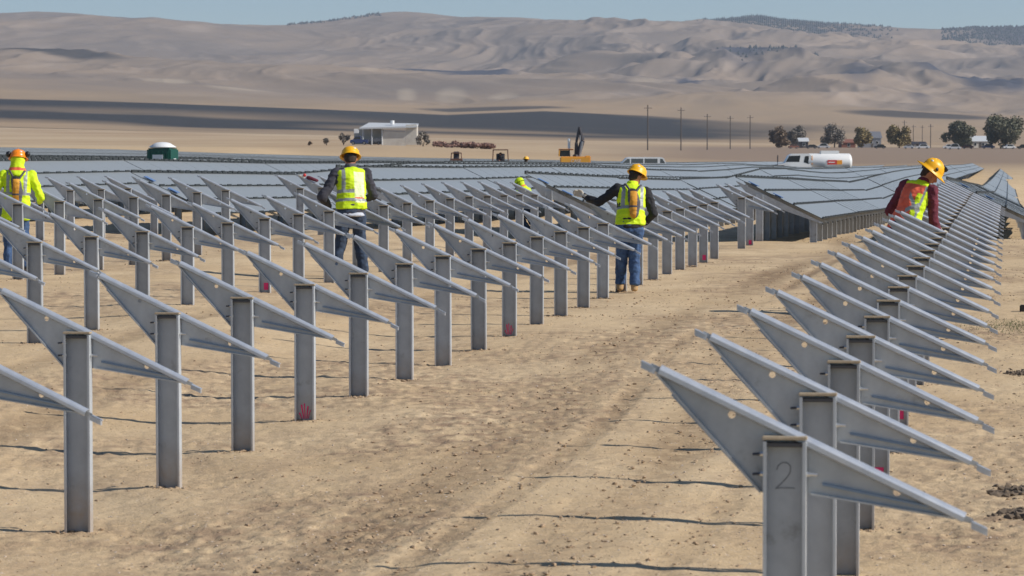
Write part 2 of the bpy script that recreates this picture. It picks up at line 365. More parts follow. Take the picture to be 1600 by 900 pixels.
# ------------------------------------------------------------------ ground
def ground_material():
    m = bpy.data.materials.new('bare_soil'); m.use_nodes = True; nt = m.node_tree; N = nt.nodes; L = nt.links
    p = N['Principled BSDF']; p.inputs['Roughness'].default_value = 0.95; p.inputs['Specular IOR Level'].default_value = 0.15
    g = N.new('ShaderNodeNewGeometry')
    def noise(scale, det, stretch=None, rough=0.6):
        n = N.new('ShaderNodeTexNoise'); n.inputs['Scale'].default_value = scale; n.inputs['Detail'].default_value = det; n.inputs['Roughness'].default_value = rough
        if stretch:
            mp = N.new('ShaderNodeMapping'); mp.inputs['Scale'].default_value = stretch; L.new(g.outputs['Position'], mp.inputs['Vector']); L.new(mp.outputs[0], n.inputs['Vector'])
        else: L.new(g.outputs['Position'], n.inputs['Vector'])
        return n
    def mix(fac, a, b):
        x = N.new('ShaderNodeMix'); x.data_type = 'RGBA'
        for s_, v in (('Factor', fac), ('A', a), ('B', b)):
            if hasattr(v, 'links') or isinstance(v, bpy.types.NodeSocket): L.new(v, x.inputs[s_])
            else: x.inputs[s_].default_value = v
        return x.outputs['Result']
    def ramp(src, a, b):
        r = N.new('ShaderNodeMapRange'); r.inputs[1].default_value = a; r.inputs[2].default_value = b; L.new(src, r.inputs[0]); return r.outputs[0]
    def attr(nm): a = N.new('ShaderNodeAttribute'); a.attribute_name = nm; return a.outputs['Fac']
    def mul(a, b):
        x = N.new('ShaderNodeMath'); x.operation = 'MULTIPLY'
        for i, v in enumerate((a, b)):
            if isinstance(v, (int, float)): x.inputs[i].default_value = v
            else: L.new(v, x.inputs[i])
        return x.outputs[0]
    c = mix(ramp(noise(0.35, 5).outputs['Fac'], .35, .65), (0.545, 0.398, 0.232, 1), (0.640, 0.488, 0.300, 1))
    c = mix(mul(ramp(noise(2.2, 6, (1, .45, 1)).outputs['Fac'], .5, .72), .75), c, (0.45, 0.325, 0.20, 1))
    c = mix(mul(ramp(noise(17, 5).outputs['Fac'], .56, .70), .6), c, (0.27, 0.19, 0.125, 1))
    c = mix(mul(ramp(noise(38, 3).outputs['Fac'], .60, .70), .55), c, (0.72, 0.60, 0.47, 1))
    dn = N.new('ShaderNodeMath'); dn.operation = 'MULTIPLY'; L.new(attr('rough'), dn.inputs[0]); L.new(ramp(noise(4.5, 6).outputs['Fac'], .40, .62), dn.inputs[1]); c = mix(dn.outputs[0], c, (0.33, 0.232, 0.15, 1))
    c = mix(mul(attr('track'), ramp(noise(5.5, 6).outputs['Fac'], .22, .55)), c, (0.245, 0.168, 0.10, 1))
    far = mix(ramp(noise(0.012, 6, (1, .25, 1)).outputs['Fac'], .4, .62), (0.40, 0.285, 0.175, 1), (0.50, 0.385, 0.25, 1))
    far = mix(attr('brown'), far, (0.275, 0.205, 0.15, 1))
    c = mix(attr('far'), c, far)
    L.new(c, p.inputs['Base Color'])
    b = N.new('ShaderNodeBump'); b.inputs['Strength'].default_value = 0.5; b.inputs['Distance'].default_value = 0.02
    ad = N.new('ShaderNodeMath'); ad.operation = 'ADD'; L.new(noise(12, 6, None, .7).outputs['Fac'], ad.inputs[0]); L.new(noise(60, 4).outputs['Fac'], ad.inputs[1])
    L.new(ad.outputs[0], b.inputs['Height']); L.new(b.outputs[0], p.inputs['Normal'])
    return m
ys = np.concatenate([np.arange(1500, 262, -1.25), np.arange(262, 247, -0.8)])
Zs = CAMH*F/(ys-235); Zs = np.concatenate([[1.2, 3.0], Zs[Zs > 3.2], np.geomspace(Zs[-1]*1.03, 2900, 60)])
cols = np.concatenate([np.linspace(-7000, -140, 26)[:-1], np.arange(-140, 1740, 3.4), np.linspace(1740, 9000, 26)])
ZZ, CC = np.meshgrid(Zs, cols, indexing='ij')
xc = (CC-800)/F*ZZ
GX = xc*CA - ZZ*SA; GY = xc*SA + ZZ*CA
sub = terrain(GX[::6, ::5], GY[::6, ::5])      # coarse evaluation, bilinear to the full grid
ri = np.minimum(np.arange(len(Zs))/6.0, sub.shape[0]-1.001); ci = np.minimum(np.arange(len(cols))/5.0, sub.shape[1]-1.001)
r0 = ri.astype(int); c0 = ci.astype(int); fr = (ri-r0)[:, None]; fc = (ci-c0)[None, :]
GZ = sub[r0][:, c0]*(1-fr)*(1-fc) + sub[r0+1][:, c0]*fr*(1-fc) + sub[r0][:, c0+1]*(1-fr)*fc + sub[r0+1][:, c0+1]*fr*fc
near = np.clip((70-ZZ)/40, 0, 1); mid = np.clip((260-ZZ)/150, 0, 1)
wander = 0.18*np.sin(GY*0.13) + 0.10*np.sin(GY*0.31+1)
track = np.zeros_like(GX); dep = np.zeros_like(GX)
for tx, w in ((-3.55, .36), (-2.35, .34), (-3.02, .12), (-1.75, .12), (-7.3, .3), (-8.5, .25), (2.2, .3)):
    d = np.abs(GX - tx - wander)
    t = np.clip(1-(d/w)**2, 0, 1)*np.clip(0.35+1.1*fbm(GX*.6, GY*.22, 3, 5), 0, 1)
    track = np.maximum(track, t)
track *= np.clip(fbm(GX*.9, GY*.10, 3, 11)*2.4-.5, 0.25, 1)
tread = np.sin(GY*30 + 5*np.abs(GX*4))*0.5
dsp = (fbm(GX*1.3, GY*1.3, 3, 1)-.5)*.018 + (fbm(GX*5, GY*5, 3, 2)-.5)*.013 - track*.026 + track*tread*.016
rough = np.clip(fbm(GX*.55, GY*.30, 4, 31)*4.2-1.9, 0, 1)
dsp += (fbm(GX*14, GY*14, 2, 3)-.5)*(.008+.026*rough)
GZ = GZ + dsp*near + (fbm(GX*.4, GY*.4, 3, 6)-.5)*.12*mid*(1-near)
far = np.clip((ZZ-430)/200, 0, 1); pxg = CC
brown = np.clip((pxg-850)/250, 0, 1)*np.clip((1700-ZZ)/500, 0, 1)
gnd = grid_mesh('ground', np.stack([GX, GY, GZ], -1), len(Zs), len(cols), ground_material(), {'rough': rough*np.clip((110-ZZ)/50, 0, 1)*.95, 'track': track*np.clip((95-ZZ)/40, 0, 1), 'far': far, 'brown': brown})
tag(gnd, kind='structure')

# ------------------------------------------------------------------ hills
def hill_material():
    m = bpy.data.materials.new('dry_hill'); m.use_nodes = True; nt = m.node_tree; N = nt.nodes; L = nt.links
    p = N['Principled BSDF']; p.inputs['Roughness'].default_value = 1; p.inputs['Specular IOR Level'].default_value = 0.05
    g = N.new('ShaderNodeNewGeometry')
    def noise(scale, det, st=(1, 1, 1)):
        mp = N.new('ShaderNodeMapping'); mp.inputs['Scale'].default_value = st; L.new(g.outputs['Position'], mp.inputs['Vector'])
        n = N.new('ShaderNodeTexNoise'); n.inputs['Scale'].default_value = scale; n.inputs['Detail'].default_value = det; n.inputs['Roughness'].default_value = .62
        L.new(mp.outputs[0], n.inputs['Vector']); return n.outputs['Fac']
    def ramp(src, a, b):
        r = N.new('ShaderNodeMapRange'); r.inputs[1].default_value = a; r.inputs[2].default_value = b; L.new(src, r.inputs[0]); return r.outputs[0]
    def mix(fac, a, b):
        x = N.new('ShaderNodeMix'); x.data_type = 'RGBA'
        for s_, v in (('Factor', fac), ('A', a), ('B', b)):
            if isinstance(v, bpy.types.NodeSocket): L.new(v, x.inputs[s_])
            else: x.inputs[s_].default_value = v
        return x.outputs['Result']
    def attr(nm): a = N.new('ShaderNodeAttribute'); a.attribute_name = nm; return a.outputs['Fac']
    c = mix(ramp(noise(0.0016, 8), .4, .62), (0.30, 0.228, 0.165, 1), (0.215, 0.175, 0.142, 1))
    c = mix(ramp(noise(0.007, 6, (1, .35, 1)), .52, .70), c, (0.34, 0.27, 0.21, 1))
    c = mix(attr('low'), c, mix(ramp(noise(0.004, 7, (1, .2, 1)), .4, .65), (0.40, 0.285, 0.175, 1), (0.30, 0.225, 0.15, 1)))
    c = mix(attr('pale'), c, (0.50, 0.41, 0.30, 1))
    c = mix(attr('scrub_and_shade'), c, (0.055, 0.06, 0.082, 1))  # scrub tone, with the shade of the gullies painted in
    c = mix(attr('dark'), c, (0.032, 0.034, 0.036, 1))  # cloud shadow at the foot of the hills, painted into their colour
    L.new(c, p.inputs['Base Color']); return m
def line(pts): xs, ys_ = zip(*pts); return lambda c: np.interp(c, xs, ys_)
SKYL = line([(-900, 60), (-300, 28), (0, 20), (60, 19), (120, 23), (180, 28), (240, 27), (300, 34), (345, 39), (450, 39), (520, 31), (600, 18), (655, 18), (720, 24), (760, 27), (850, 30), (950, 39), (1050, 40), (1130, 30), (1180, 25), (1250, 32), (1370, 39), (1450, 45), (1550, 42), (1600, 40), (1900, 30), (2500, 60)])
KZ = [2500, 3000, 3700, 4500, 5400, 6500, 7800, 9000, 10500, 11500, 13000]
KL = [line([(-900, 185), (0, 199), (300, 207), (550, 214), (900, 221), (1200, 225), (1600, 230), (2500, 232)]),
      line([(-900, 172), (0, 184), (300, 195), (550, 203), (900, 212), (1200, 217), (1600, 224), (2500, 226)]),
      line([(-900, 140), (0, 151), (250, 157), (500, 169), (700, 182), (850, 176), (1000, 184), (1200, 196), (1600, 205), (2500, 210)]),
      line([(-900, 140), (0, 140), (400, 158), (700, 168), (1000, 163), (1300, 168), (1600, 183), (2500, 190)]),
      line([(-900, 120), (0, 124), (400, 144), (800, 152), (1200, 152), (1600, 164), (2500, 170)]),
      line([(-900, 100), (0, 100), (400, 118), (800, 126), (1200, 116), (1600, 130), (2500, 140)]),
      line([(-900, 80), (0, 72), (400, 84), (800, 84), (1200, 78), (1600, 92), (2500, 100)]),
      line([(-900, 70), (0, 44), (400, 56), (800, 52), (1200, 52), (1600, 66), (2500, 80)]),
      SKYL, lambda c: SKYL(c)+14, lambda c: SKYL(c)+60]
hc = np.concatenate([np.linspace(-2200, -60, 60)[:-1], np.arange(-60, 1661, 3.0), np.linspace(1661, 3600, 60)[1:]])
hz = np.concatenate([np.linspace(2500, 4600, 90), np.linspace(4600, 10500, 330)[1:], np.linspace(10500, 13000, 20)[1:]])
ZZ, CC = np.meshgrid(hz, hc, indexing='ij')
tab = np.stack([np.broadcast_to(f(hc), hc.shape) for f in KL])       # keys x cols
YY = np.empty_like(ZZ)
for c_ in range(len(hc)): YY[:, c_] = np.interp(hz, KZ, tab[:, c_])
k5 = np.ones(9)/9                    # smooth along depth
pad = np.pad(YY, ((4, 4), (0, 0)), mode='edge'); YY = sum(pad[i:i+len(hz)]*k5[i] for i in range(9))
xc = (CC-800)/F*ZZ; HX = xc*CA-ZZ*SA; HY = xc*SA+ZZ*CA
HZ = CAMH + (235-YY)/F*ZZ
env = np.clip((ZZ-4300)/1500, 0, 1)*np.clip((10400-ZZ)/1300, 0.0, 1)
wx = (fbm(HX/900, HY/900, 3, 41)-.5)*700; wy = (fbm(HX/900, HY/900, 3, 43)-.5)*700
rid = fbm((HX+wx)/620, (HY+wy)/1500, 5, 21, ridged=True)
big = fbm((HX)/1500, HY/2400, 3, 22)
fine = fbm((HX+wx)/190, (HY+wy)/420, 4, 25, ridged=True)
HZ += env*((rid-.55)*(62+60*np.clip((CC-500)/500, 0, 1)) + (big-.5)*110 + (fine-.5)*(10+26*np.clip((CC-750)/300, 0, 1)))
env2 = np.clip((ZZ-2600)/500, 0, 1)*(1-env)*np.clip((10500-ZZ)/500, 0, 1)
HZ += env2*((fbm(HX/500, HY/900, 3, 27)-.5)*9)
HZ += np.clip((ZZ-9000)/800, 0, 1)*(ZZ < 10700)*((fbm(HX/160, HY/300, 3, 28)-.5)*16)
ztop = 3700+0*ZZ
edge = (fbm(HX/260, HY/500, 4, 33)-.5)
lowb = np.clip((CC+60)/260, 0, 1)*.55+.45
dark = np.clip((ZZ-2560-edge*420-520*np.clip((330-CC)/330, 0, 1)*np.clip((ZZ*0+CC+100)/300, .4, 1))/300, 0, 1)*np.clip((3820+edge*130-ZZ)/70, 0, 1)*np.clip((1230-CC+edge*500)/260, 0, 1)  # mask of the painted cloud shadow band
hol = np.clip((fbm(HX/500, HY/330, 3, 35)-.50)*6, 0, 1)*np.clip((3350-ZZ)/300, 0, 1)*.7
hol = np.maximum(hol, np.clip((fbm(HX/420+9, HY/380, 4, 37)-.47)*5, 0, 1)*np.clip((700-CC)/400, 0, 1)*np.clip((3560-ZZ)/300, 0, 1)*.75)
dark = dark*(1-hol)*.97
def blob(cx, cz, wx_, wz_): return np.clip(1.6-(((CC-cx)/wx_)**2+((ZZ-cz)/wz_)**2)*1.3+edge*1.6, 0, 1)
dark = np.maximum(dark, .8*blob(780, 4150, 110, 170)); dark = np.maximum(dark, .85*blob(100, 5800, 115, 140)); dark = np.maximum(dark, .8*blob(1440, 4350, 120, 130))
gul = np.clip((.40-rid)*6, 0, 1)*np.clip(fbm(HX/600, HY/900, 3, 51)*2.4-.9, 0, 1)
sc = np.zeros_like(gul)
for cx, cz, a, b in ((710, 6700, 80, 650), (750, 6300, 45, 300), (1165, 6900, 50, 420), (1078, 5800, 20, 380), (968, 5500, 26, 220), (1245, 6900, 60, 260), (1262, 5650, 22, 260), (1340, 5900, 40, 480), (1490, 6200, 70, 420), (1540, 5700, 45, 350), (1575, 5700, 30, 300), (905, 7600, 34, 260), (1435, 5200, 22, 200)):
    sc = np.maximum(sc, np.clip(1.15-((CC-cx)/a)**2-((ZZ-cz)/b)**2+edge*2.2+(fine-.5)*1.2, 0, 1))
scrub_and_shade = np.clip(np.maximum(gul*.45, sc*.95), 0, 1)*env  # scrub cover plus shaded gullies, both put into the colour
scr2 = np.clip((ZZ-9300)/500, 0, 1)*np.clip((1600-np.abs(CC-1600)*1.0)/100-11, 0, 1)
scrub_and_shade = np.maximum(scrub_and_shade, .8*np.clip((ZZ-9400+edge*900)/400, 0, 1)*np.clip(1.3-np.abs(CC-1215)/150.+edge, 0, 1)*np.clip(fbm(HX/90, HY/120, 3, 61)*4-1.2, 0, 1))
scrub_and_shade = np.maximum(scrub_and_shade, .8*np.clip((ZZ-8900+edge*900)/400, 0, 1)*np.clip(1.2-np.abs(CC-1590)/110.+edge, 0, 1))
pale = np.zeros_like(ZZ)
for cx, cz, a, b in ((635, 5000, 18, 160), (705, 5000, 26, 170), (790, 4900, 26, 120), (260, 5100, 40, 130), (575, 6000, 20, 250), (1010, 5650, 40, 200), (375, 4950, 60, 90), (1410, 5400, 16, 100)):
    pale = np.maximum(pale, np.clip(1-((CC-cx)/a)**2-((ZZ-cz)/b)**2+edge*2.4, 0, 1))
lowm = np.clip((4900-ZZ+edge*900)/700, 0, 1)
hills = grid_mesh('hills', np.stack([HX, HY, HZ], -1), len(hz), len(hc), hill_material(), {'dark': dark, 'scrub_and_shade': scrub_and_shade, 'pale': pale*(.15+.5*fine), 'low': lowm})
tag(hills, kind='structure')
# distant conifers along the skyline: one uncountable mass
def tiny_blobs(name, pts, hs, material, ratio=0.55, seed=1):
    base = [(0, 0, 1.0)] + [(math.cos(t)*ratio*.62, math.sin(t)*ratio*.62, .45) for t in np.arange(5)*1.2566] + [(math.cos(t)*ratio, math.sin(t)*ratio, .1) for t in np.arange(5)*1.2566+.6]
    fs = [(0, 1+k, 1+(k+1) % 5) for k in range(5)] + [(1+k, 6+k, 1+(k+1) % 5) for k in range(5)] + [(1+(k+1) % 5, 6+k, 6+(k+1) % 5) for k in range(5)]
    base = np.array(base); fs = np.array(fs); n = len(pts)
    jit = 1+0.35*(rng.random((n, len(base), 3))-.5)
    V = (base[None]*jit)*np.array(hs)[:, None, None] + np.array(pts)[:, None, :]
    Fc = (fs[None] + (np.arange(n)*len(base))[:, None, None]).reshape(-1, 3)
    me = bpy.data.meshes.new(name); me.from_pydata(V.reshape(-1, 3).tolist(), [], Fc.tolist()); me.materials.append(M[material])
    o = bpy.data.objects.new(name, me); COL.objects.link(o); return o
pts, hs = [], []
def hill_pt(c_, z_):
    a = int(np.searchsorted(hc, c_)); b = int(np.searchsorted(hz, z_)); a = min(a, len(hc)-1); b = min(b, len(hz)-1)
    return (HX[b, a], HY[b, a], HZ[b, a])
def strew(n, c0_, c1_, z0_, z1_, h0, h1):
    for _ in range(n):
        p = hill_pt(random.uniform(c0_, c1_), random.uniform(z0_, z1_)); pts.append((p[0]+random.uniform(-6, 6), p[1]+random.uniform(-15, 15), p[2]-1)); hs.append(random.uniform(h0, h1))
strew(150, 450, 595, 10150, 10500, 5, 9)
for _ in range(2600):
    c_ = random.triangular(1060, 1400, 1190); pts.append(hill_pt(c_, random.uniform(9500, 10500))); hs.append(random.uniform(4, 8))
strew(1800, 1470, 1620, 8900, 10500, 4, 9)
strew(70, 1200, 1275, 6700, 7100, 5, 9); strew(60, 1120, 1190, 6600, 7200, 5, 8)
wood = tiny_blobs('distant_wood', pts, hs, 'conifer')
tag(wood, 'dark scattered conifers along the crest of the far hills', 'woodland', kind='stuff')

# ------------------------------------------------------------------ haze
hz_bm = MB(); hz_bm.box((0, 6400, 330), (15000, 14400, 860))
M_h = bpy.data.materials.new('haze_air'); M_h.use_nodes = True; hn = M_h.node_tree; hn.nodes.clear()
ho = hn.nodes.new('ShaderNodeOutputMaterial'); pv = hn.nodes.new('ShaderNodeVolumePrincipled')
pv.inputs['Color'].default_value = (0.74, 0.85, 1.0, 1); pv.inputs['Density'].default_value = 5.2e-5; pv.inputs['Anisotropy'].default_value = 0.2
hn.links.new(pv.outputs[0], ho.inputs['Volume'])
M['haze'] = M_h; hz_bm.m('haze')
hzo = hz_bm.build('haze'); tag(hzo, 'thin pale haze over the plain towards the hills', 'haze', kind='stuff')
ALLZ = [GZ.min()]

# ------------------------------------------------------------------ support (post + tilted arm)
A_TOP = lambda x: 0.047 - 0.475*x     # upper line of the arm over the post's top
def arc(cx, cz, r, n=12): return [(cx+r*math.cos(2*math.pi*k/n), cz+r*math.sin(2*math.pi*k/n)) for k in range(n)]
W, D, T = 0.150, 0.062, 0.0045
def channel(length, top=0.0):
    b = MB().m('zinc_post'); z0 = top-length
    b.prism([(-W/2, -D/2), (W/2, -D/2), (W/2, -D/2)], 0, 0) if False else None
    # web at the back, two flanges towards -Y, small lips
    prof = [(-W/2, -D), (-W/2, 0), (W/2, 0), (W/2, -D), (W/2-0.012, -D), (W/2-0.012, -D+T), (W/2-T, -D+T), (W/2-T, -T), (-W/2+T, -T), (-W/2+T, -D+T), (-W/2+0.012, -D+T), (-W/2+0.012, -D)]
    b.prism(prof, z0, top, axes='xy')
    return b
def arm_web():
    b = MB().m('zinc')
    poly = [(-0.475, A_TOP(-.475)-.018), (-0.085, -0.185), (0.085, -0.190), (0.60, A_TOP(.60)-.034), (0.655, A_TOP(.655)-.020), (0.655, A_TOP(.655)-.004), (-0.475, A_TOP(-.475)-.004)]
    b.prism(poly, 0.004, 0.009, holes=[arc(-0.19, 0.088, 0.0135), arc(0.39, -0.190+.012, 0.0135)])
    # folded stiffening edge along the underside
    for a, c in (((-0.44, 0.212), (-0.095, -0.165)), ((0.095, -0.176), (0.58, -0.252))):
        pass
    b.prism([(0.09, -0.190), (0.60, -0.268), (0.60, -0.262), (0.09, -0.184)], -0.014, 0.004)
    b.prism([(-0.46, 0.23), (-0.09, -0.186), (-0.084, -0.181), (-0.452, 0.234)], -0.014, 0.004)
    return b
def arm_rail():
    b = MB().m('zinc_rail')
    # lip with a sloped shoulder, running down the arm
    ang = math.atan(0.475); L0, L1 = -0.44, 0.63
    ux, uz = math.cos(ang), -math.sin(ang)
    prof = [(0.030, 0.004), (0.0, 0.006), (-0.016, -0.001), (-0.022, -0.009), (-0.022, -0.025), (-0.010, -0.031), (-0.010, -0.028), (-0.018, -0.022), (-0.018, -0.010), (-0.002, 0.000), (0.030, -0.001)]  # (y, n)
    bm = b.bm; rings = []
    for x in (L0, L1):
        base = Vector((x, 0, A_TOP(x)))
        rings.append([bm.verts.new((base.x + n*math.sin(ang), y, base.z + n*math.cos(ang))) for y, n in prof])
    n = len(prof)
    for k in range(n): bm.faces.new((rings[0][k], rings[0][(k+1) % n], rings[1][(k+1) % n], rings[1][k]))
    bm.faces.new(rings[0][::-1]); bm.faces.new(rings[1])
    for f in bm.faces: f.material_index = 0
    return b
def end_tab(xa, xb):
    b = MB().m('zinc_rail'); za, zb = A_TOP(xa)-.012, A_TOP(xb)-.012
    b.prism([(xa, za), (xb, zb), (xb, zb-.024), (xa, za-.026)], -0.018, 0.006)
    b.prism([(xa, za-.004), (xb, zb-.004), (xb, zb), (xa, za)], -0.020, 0.026)
    return b
def make_support(detail=True, post_len=1.25):
    root = empty('panel_support', (0, 0, 0))
    channel(post_len).build('post', root)
    MB().m('cap').box((0, -D/2+.004, .012), (W+.006, D*1.1, .011), bev=.002).build('post_cap', root)
    MB().m('cap_shade').box((0, -D*.45, -.012), (W-2*T-.004, D*.7, .016), bev=.003).build('cap_shade_strip', root)  # dark strip standing in for the shade under the cap
    arm = arm_web().build('arm', root)
    arm_rail().build('rail', arm)
    end_tab(0.648, 0.705).build('end_tab', arm); end_tab(-0.51, -0.462).build('end_tab', arm)
    if detail:
        MB().m('rib').prism([(0.13, -0.148), (0.50, -0.222), (0.50, -0.228), (0.13, -0.157)], -0.010, 0.004).build('stiffening_rib', arm)
        MB().m('rib').prism([(-0.40, 0.160), (-0.125, -0.135), (-0.132, -0.139), (-0.405, 0.157)], -0.008, 0.004).build('stiffening_rib', arm)
        for sx_, z in ((-1, -.045), (-1, -.115), (1, -.115)):
            bb = MB().m('bolt').tube((sx_*(W/2-.012), -D*.55, z), (sx_*(W/2+.012), -D*.55, z), .0085, n=6)
            bb.m('bolt_dark' if sx_ < 0 else 'bolt').tube((sx_*(W/2+.010), -D*.55, z), (sx_*(W/2+.038), -D*.55+.004, z-.002), .0055, n=6)
            bb.build('bolt', root)
    return root
ORD = ['first', 'second', 'third', 'fourth', 'fifth', 'sixth', 'seventh', 'eighth', 'ninth', 'tenth', 'eleventh', 'twelfth', 'thirteenth', 'fourteenth', 'fifteenth', 'sixteenth', 'seventeenth', 'eighteenth', 'nineteenth', 'twentieth',
       'twenty-first', 'twenty-second', 'twenty-third', 'twenty-fourth', 'twenty-fifth', 'twenty-sixth', 'twenty-seventh', 'twenty-eighth', 'twenty-ninth', 'thirtieth']
TENS = {20: 'twenty', 30: 'thirty', 40: 'forty'}
def ordn(k):
    if k < 30: return ORD[k]
    n = k+1; t = n//10*10
    return ({30: 'thirtieth', 40: 'fortieth', 50: 'fiftieth'}[t] if n % 10 == 0 else {30: 'thirty', 40: 'forty', 50: 'fifty'}[t] + '-' + ORD[n % 10-1])
ROWNAME = {0: 'row right of lane', 1: 'row next left of lane', 2: 'second row left of lane', 3: 'third row left of lane', 4: 'fourth row left of lane'}
proto = make_support(); protoB = make_support(False)
bare_js = {0: [5.75+i for i in range(0, 28)], 1: [9.23+i for i in range(-1, 21)] + [9.23+i for i in range(23, 25)],
           2: [16.1+i for i in range(-1, 18)], 3: [23.6+i for i in range(-2, 6)] + [31.6, 32.6, 33.6], 4: [29.5, 30.5, 31.5, 32.55, 33.55]}
supports = {}
first = {id(proto): True, id(protoB): True}
for row, js in bare_js.items():
    X = ROWX[row]; tj = [p[0] for p in BARE[row]]; tv = [p[1] for p in BARE[row]]
    for n, j in enumerate(js):
        Y = y_of(X, j); top = float(np.interp(j, tj, tv)); zg = tz(X, Y)
        src = proto if row < 3 else protoB
        o = src if first[id(src)] else copy_tree(src)
        first[id(src)] = False
        # origin at the post's foot: children carry the height
        o.location = (X + random.uniform(-.006, .006), Y, zg)
        for ch in o.children: ch.location = (0, 0, top-zg)
        o.rotation_euler = (0, random.uniform(-.004, .004), random.uniform(-.02, .02))
        tag(o, 'bare post with tilted arm, %s from the front in %s' % (ordn(n), ROWNAME[row]), 'panel support', 'bare steel panel supports')
        supports[(row, n)] = o
o = supports[(0, 0)]; o['label'] = 'nearest steel post with tilted arm, figure 2 handwritten on it, right of the lane'
# handwritten 2 on the nearest post
pts2 = [(-.030, -.092), (-.026, -.078), (-.012, -.066), (.006, -.066), (.018, -.078), (.018, -.098), (.006, -.118), (-.012, -.138), (-.034, -.158), (-.020, -.155), (.010, -.155), (.034, -.156)]
sm = []
for a, b in zip(pts2[:-1], pts2[1:]): sm += [a]
ink = MB().m('pencil'); P3 = [(x, -T-.0012, z-.012) for x, z in pts2]; ink.path(P3, .0014, 5)
io = ink.build('written_number', o); io.location = [c for c in o.children if c.name.startswith('post')][0].location
# pink paint marks at the feet of some posts
def paint_mark(root, kind):
    b = MB().m('pink'); z0 = .0
    if kind == 0:
        for x0, x1, zt_, r_ in ((-.05, -.03, .06, .006), (-.034, -.016, .12, .007), (-.012, -.006, .13, .005), (.016, .006, .11, .006), (.034, .016, .08, .004)): b.tube((x0, -T-.001, zt_), (x1, -T-.001, .015), r_, r_*.6, 5)
        return b.build('paint_mark', root)
    if kind == 0:
        for x0, x1 in ((-.045, -.012), (.03, -.004)): b.tube((x0, -T-.002, .16), (x1, -T-.002, .01), .006, .004, 5)
        b.tube((-.0, -T-.002, .13), (-.016, -T-.002, .02), .004, .005, 5)
    else: b.box((.01, -T-.002, .085), (.06, .003, .09), bev=.001)
    return b.build('paint_mark', root)
for key, kd in (((1, 4), 0), ((1, 9), 0), ((1, 20), 1), ((1, 23), 1), ((2, 6), 1), ((0, 4), 1), ((0, 6), 1)):
    paint_mark(supports[key], kd)

# ------------------------------------------------------------------ panel tables
def low_z(row, Y):                   # height of the low edge at world Y
    pl = LOWW[row]; return float(np.interp(Y, [p[0] for p in pl], [p[1] for p in pl]))
LOWW = {}
for k, pl in HIGH.items():
    xs = [p[0] for p in pl]; ysx = [p[1] for p in pl]; L_ = []
    for px in np.linspace(xs[0], xs[-1], 60):
        p = at_x(px, float(np.interp(px, xs, ysx)), ROWX[k]+TIP_L); L_.append((p.y, p.z-RISE))
    ker = np.array([p[1] for p in L_]); kk = np.pad(ker, 2, mode='edge'); ker = (kk[:-4]+kk[1:-3]+kk[2:-2]+kk[3:-1]+kk[4:])/5
    LOWW[k] = [(L_[i][0], ker[i]) for i in range(len(L_))]
LOWW[0] = [(y_of(-1.27, j), CAMH-d-RISE) for j, d in ((33.5, .58), (50, 1.0), (84, 1.85), (120, 2.2), (215, 2.8), (330, 3.2))]
SLOPE = 0.57/1.2
panel_mesh = {}
FH = {0: ((1/3, .08), (2/3, .08), (1.0, .10), (0.0, .07)), 1: ((1.0, .08),), 2: ((1.0, .02),)}
def panel_parts(bays, dz_total, tilt, far):
    """panel strip over `bays` bays, following dz_total; local origin at the low edge's start, +Y away"""
    b = MB(); L_ = bays*BAY; n = bays*2
    b.m('panel')
    return b
def quadstrip(bm, a, b_, thick, mi, me_):
    """slab whose four top corners are a0,a1 (low edge) and b0,b1 (high edge)"""
    (l0, l1), (h0, h1) = a, b_
    T_ = [bm.verts.new(v) for v in (l0, l1, h1, h0)]
    B_ = [bm.verts.new((v[0], v[1], v[2]-thick)) for v in (l0, l1, h1, h0)]
    f = bm.faces.new(T_); f.material_index = mi
    f = bm.faces.new(B_[::-1]); f.material_index = me_
    for k in range(4):
        f = bm.faces.new((T_[(k+1) % 4], T_[k], B_[k], B_[(k+1) % 4])); f.material_index = me_
def bay_panels(Wd, tilt, dz, m=2, gap=.004):
    b = MB(); b.m('panel'); b.m('panel_edge')
    for r_ in range(3):
        a0, a1 = r_/3+.004, (r_+1)/3-.004
        for k in range(m):
            y0, y1 = BAY*k/m+gap/2, BAY*(k+1)/m-gap/2
            lo0 = (-Wd*a0, y0, tilt*a0+dz*y0/BAY); lo1 = (-Wd*a0, y1, tilt*a0+dz*y1/BAY)
            hi0 = (-Wd*a1, y0, tilt*a1+dz*y0/BAY); hi1 = (-Wd*a1, y1, tilt*a1+dz*y1/BAY)
            quadstrip(b.bm, (lo0, lo1), (hi0, hi1), .012, 0, 1)
    clips(b, Wd, tilt, 0, BAY, 0, dz, True)
    return b
def clips(b, Wd, tilt, y0, y1, z0, dz, teeth, x0=0.0, hs=((1/3, .05), (2/3, .05), (1.0, .065), (0.0, .04))):
    """dark module clips and rail ends standing proud along the high edge and the joint"""
    b.cur = b.mats.index('panel_edge')
    L_ = y1-y0
    for a, h in hs:
        x = x0-Wd*a; zb = tilt*a
        if teeth:
            for f0, f1, hh_ in ((.02, .20, h), (.28, .46, h*.7), (.52, .72, h), (.78, .94, h*.7)):
                m_ = (f0+f1)/2; b.box((x, y0+L_*m_, z0+zb+dz*m_+hh_*.4), (.03, L_*(f1-f0), hh_))
        b.box((x, (y0+y1)/2, z0+zb+dz*.5+.004), (.028, math.hypot(L_, dz), .018 if teeth else h), Matrix.Rotation(math.atan2(dz, L_), 3, 'X'))
ntab = 0
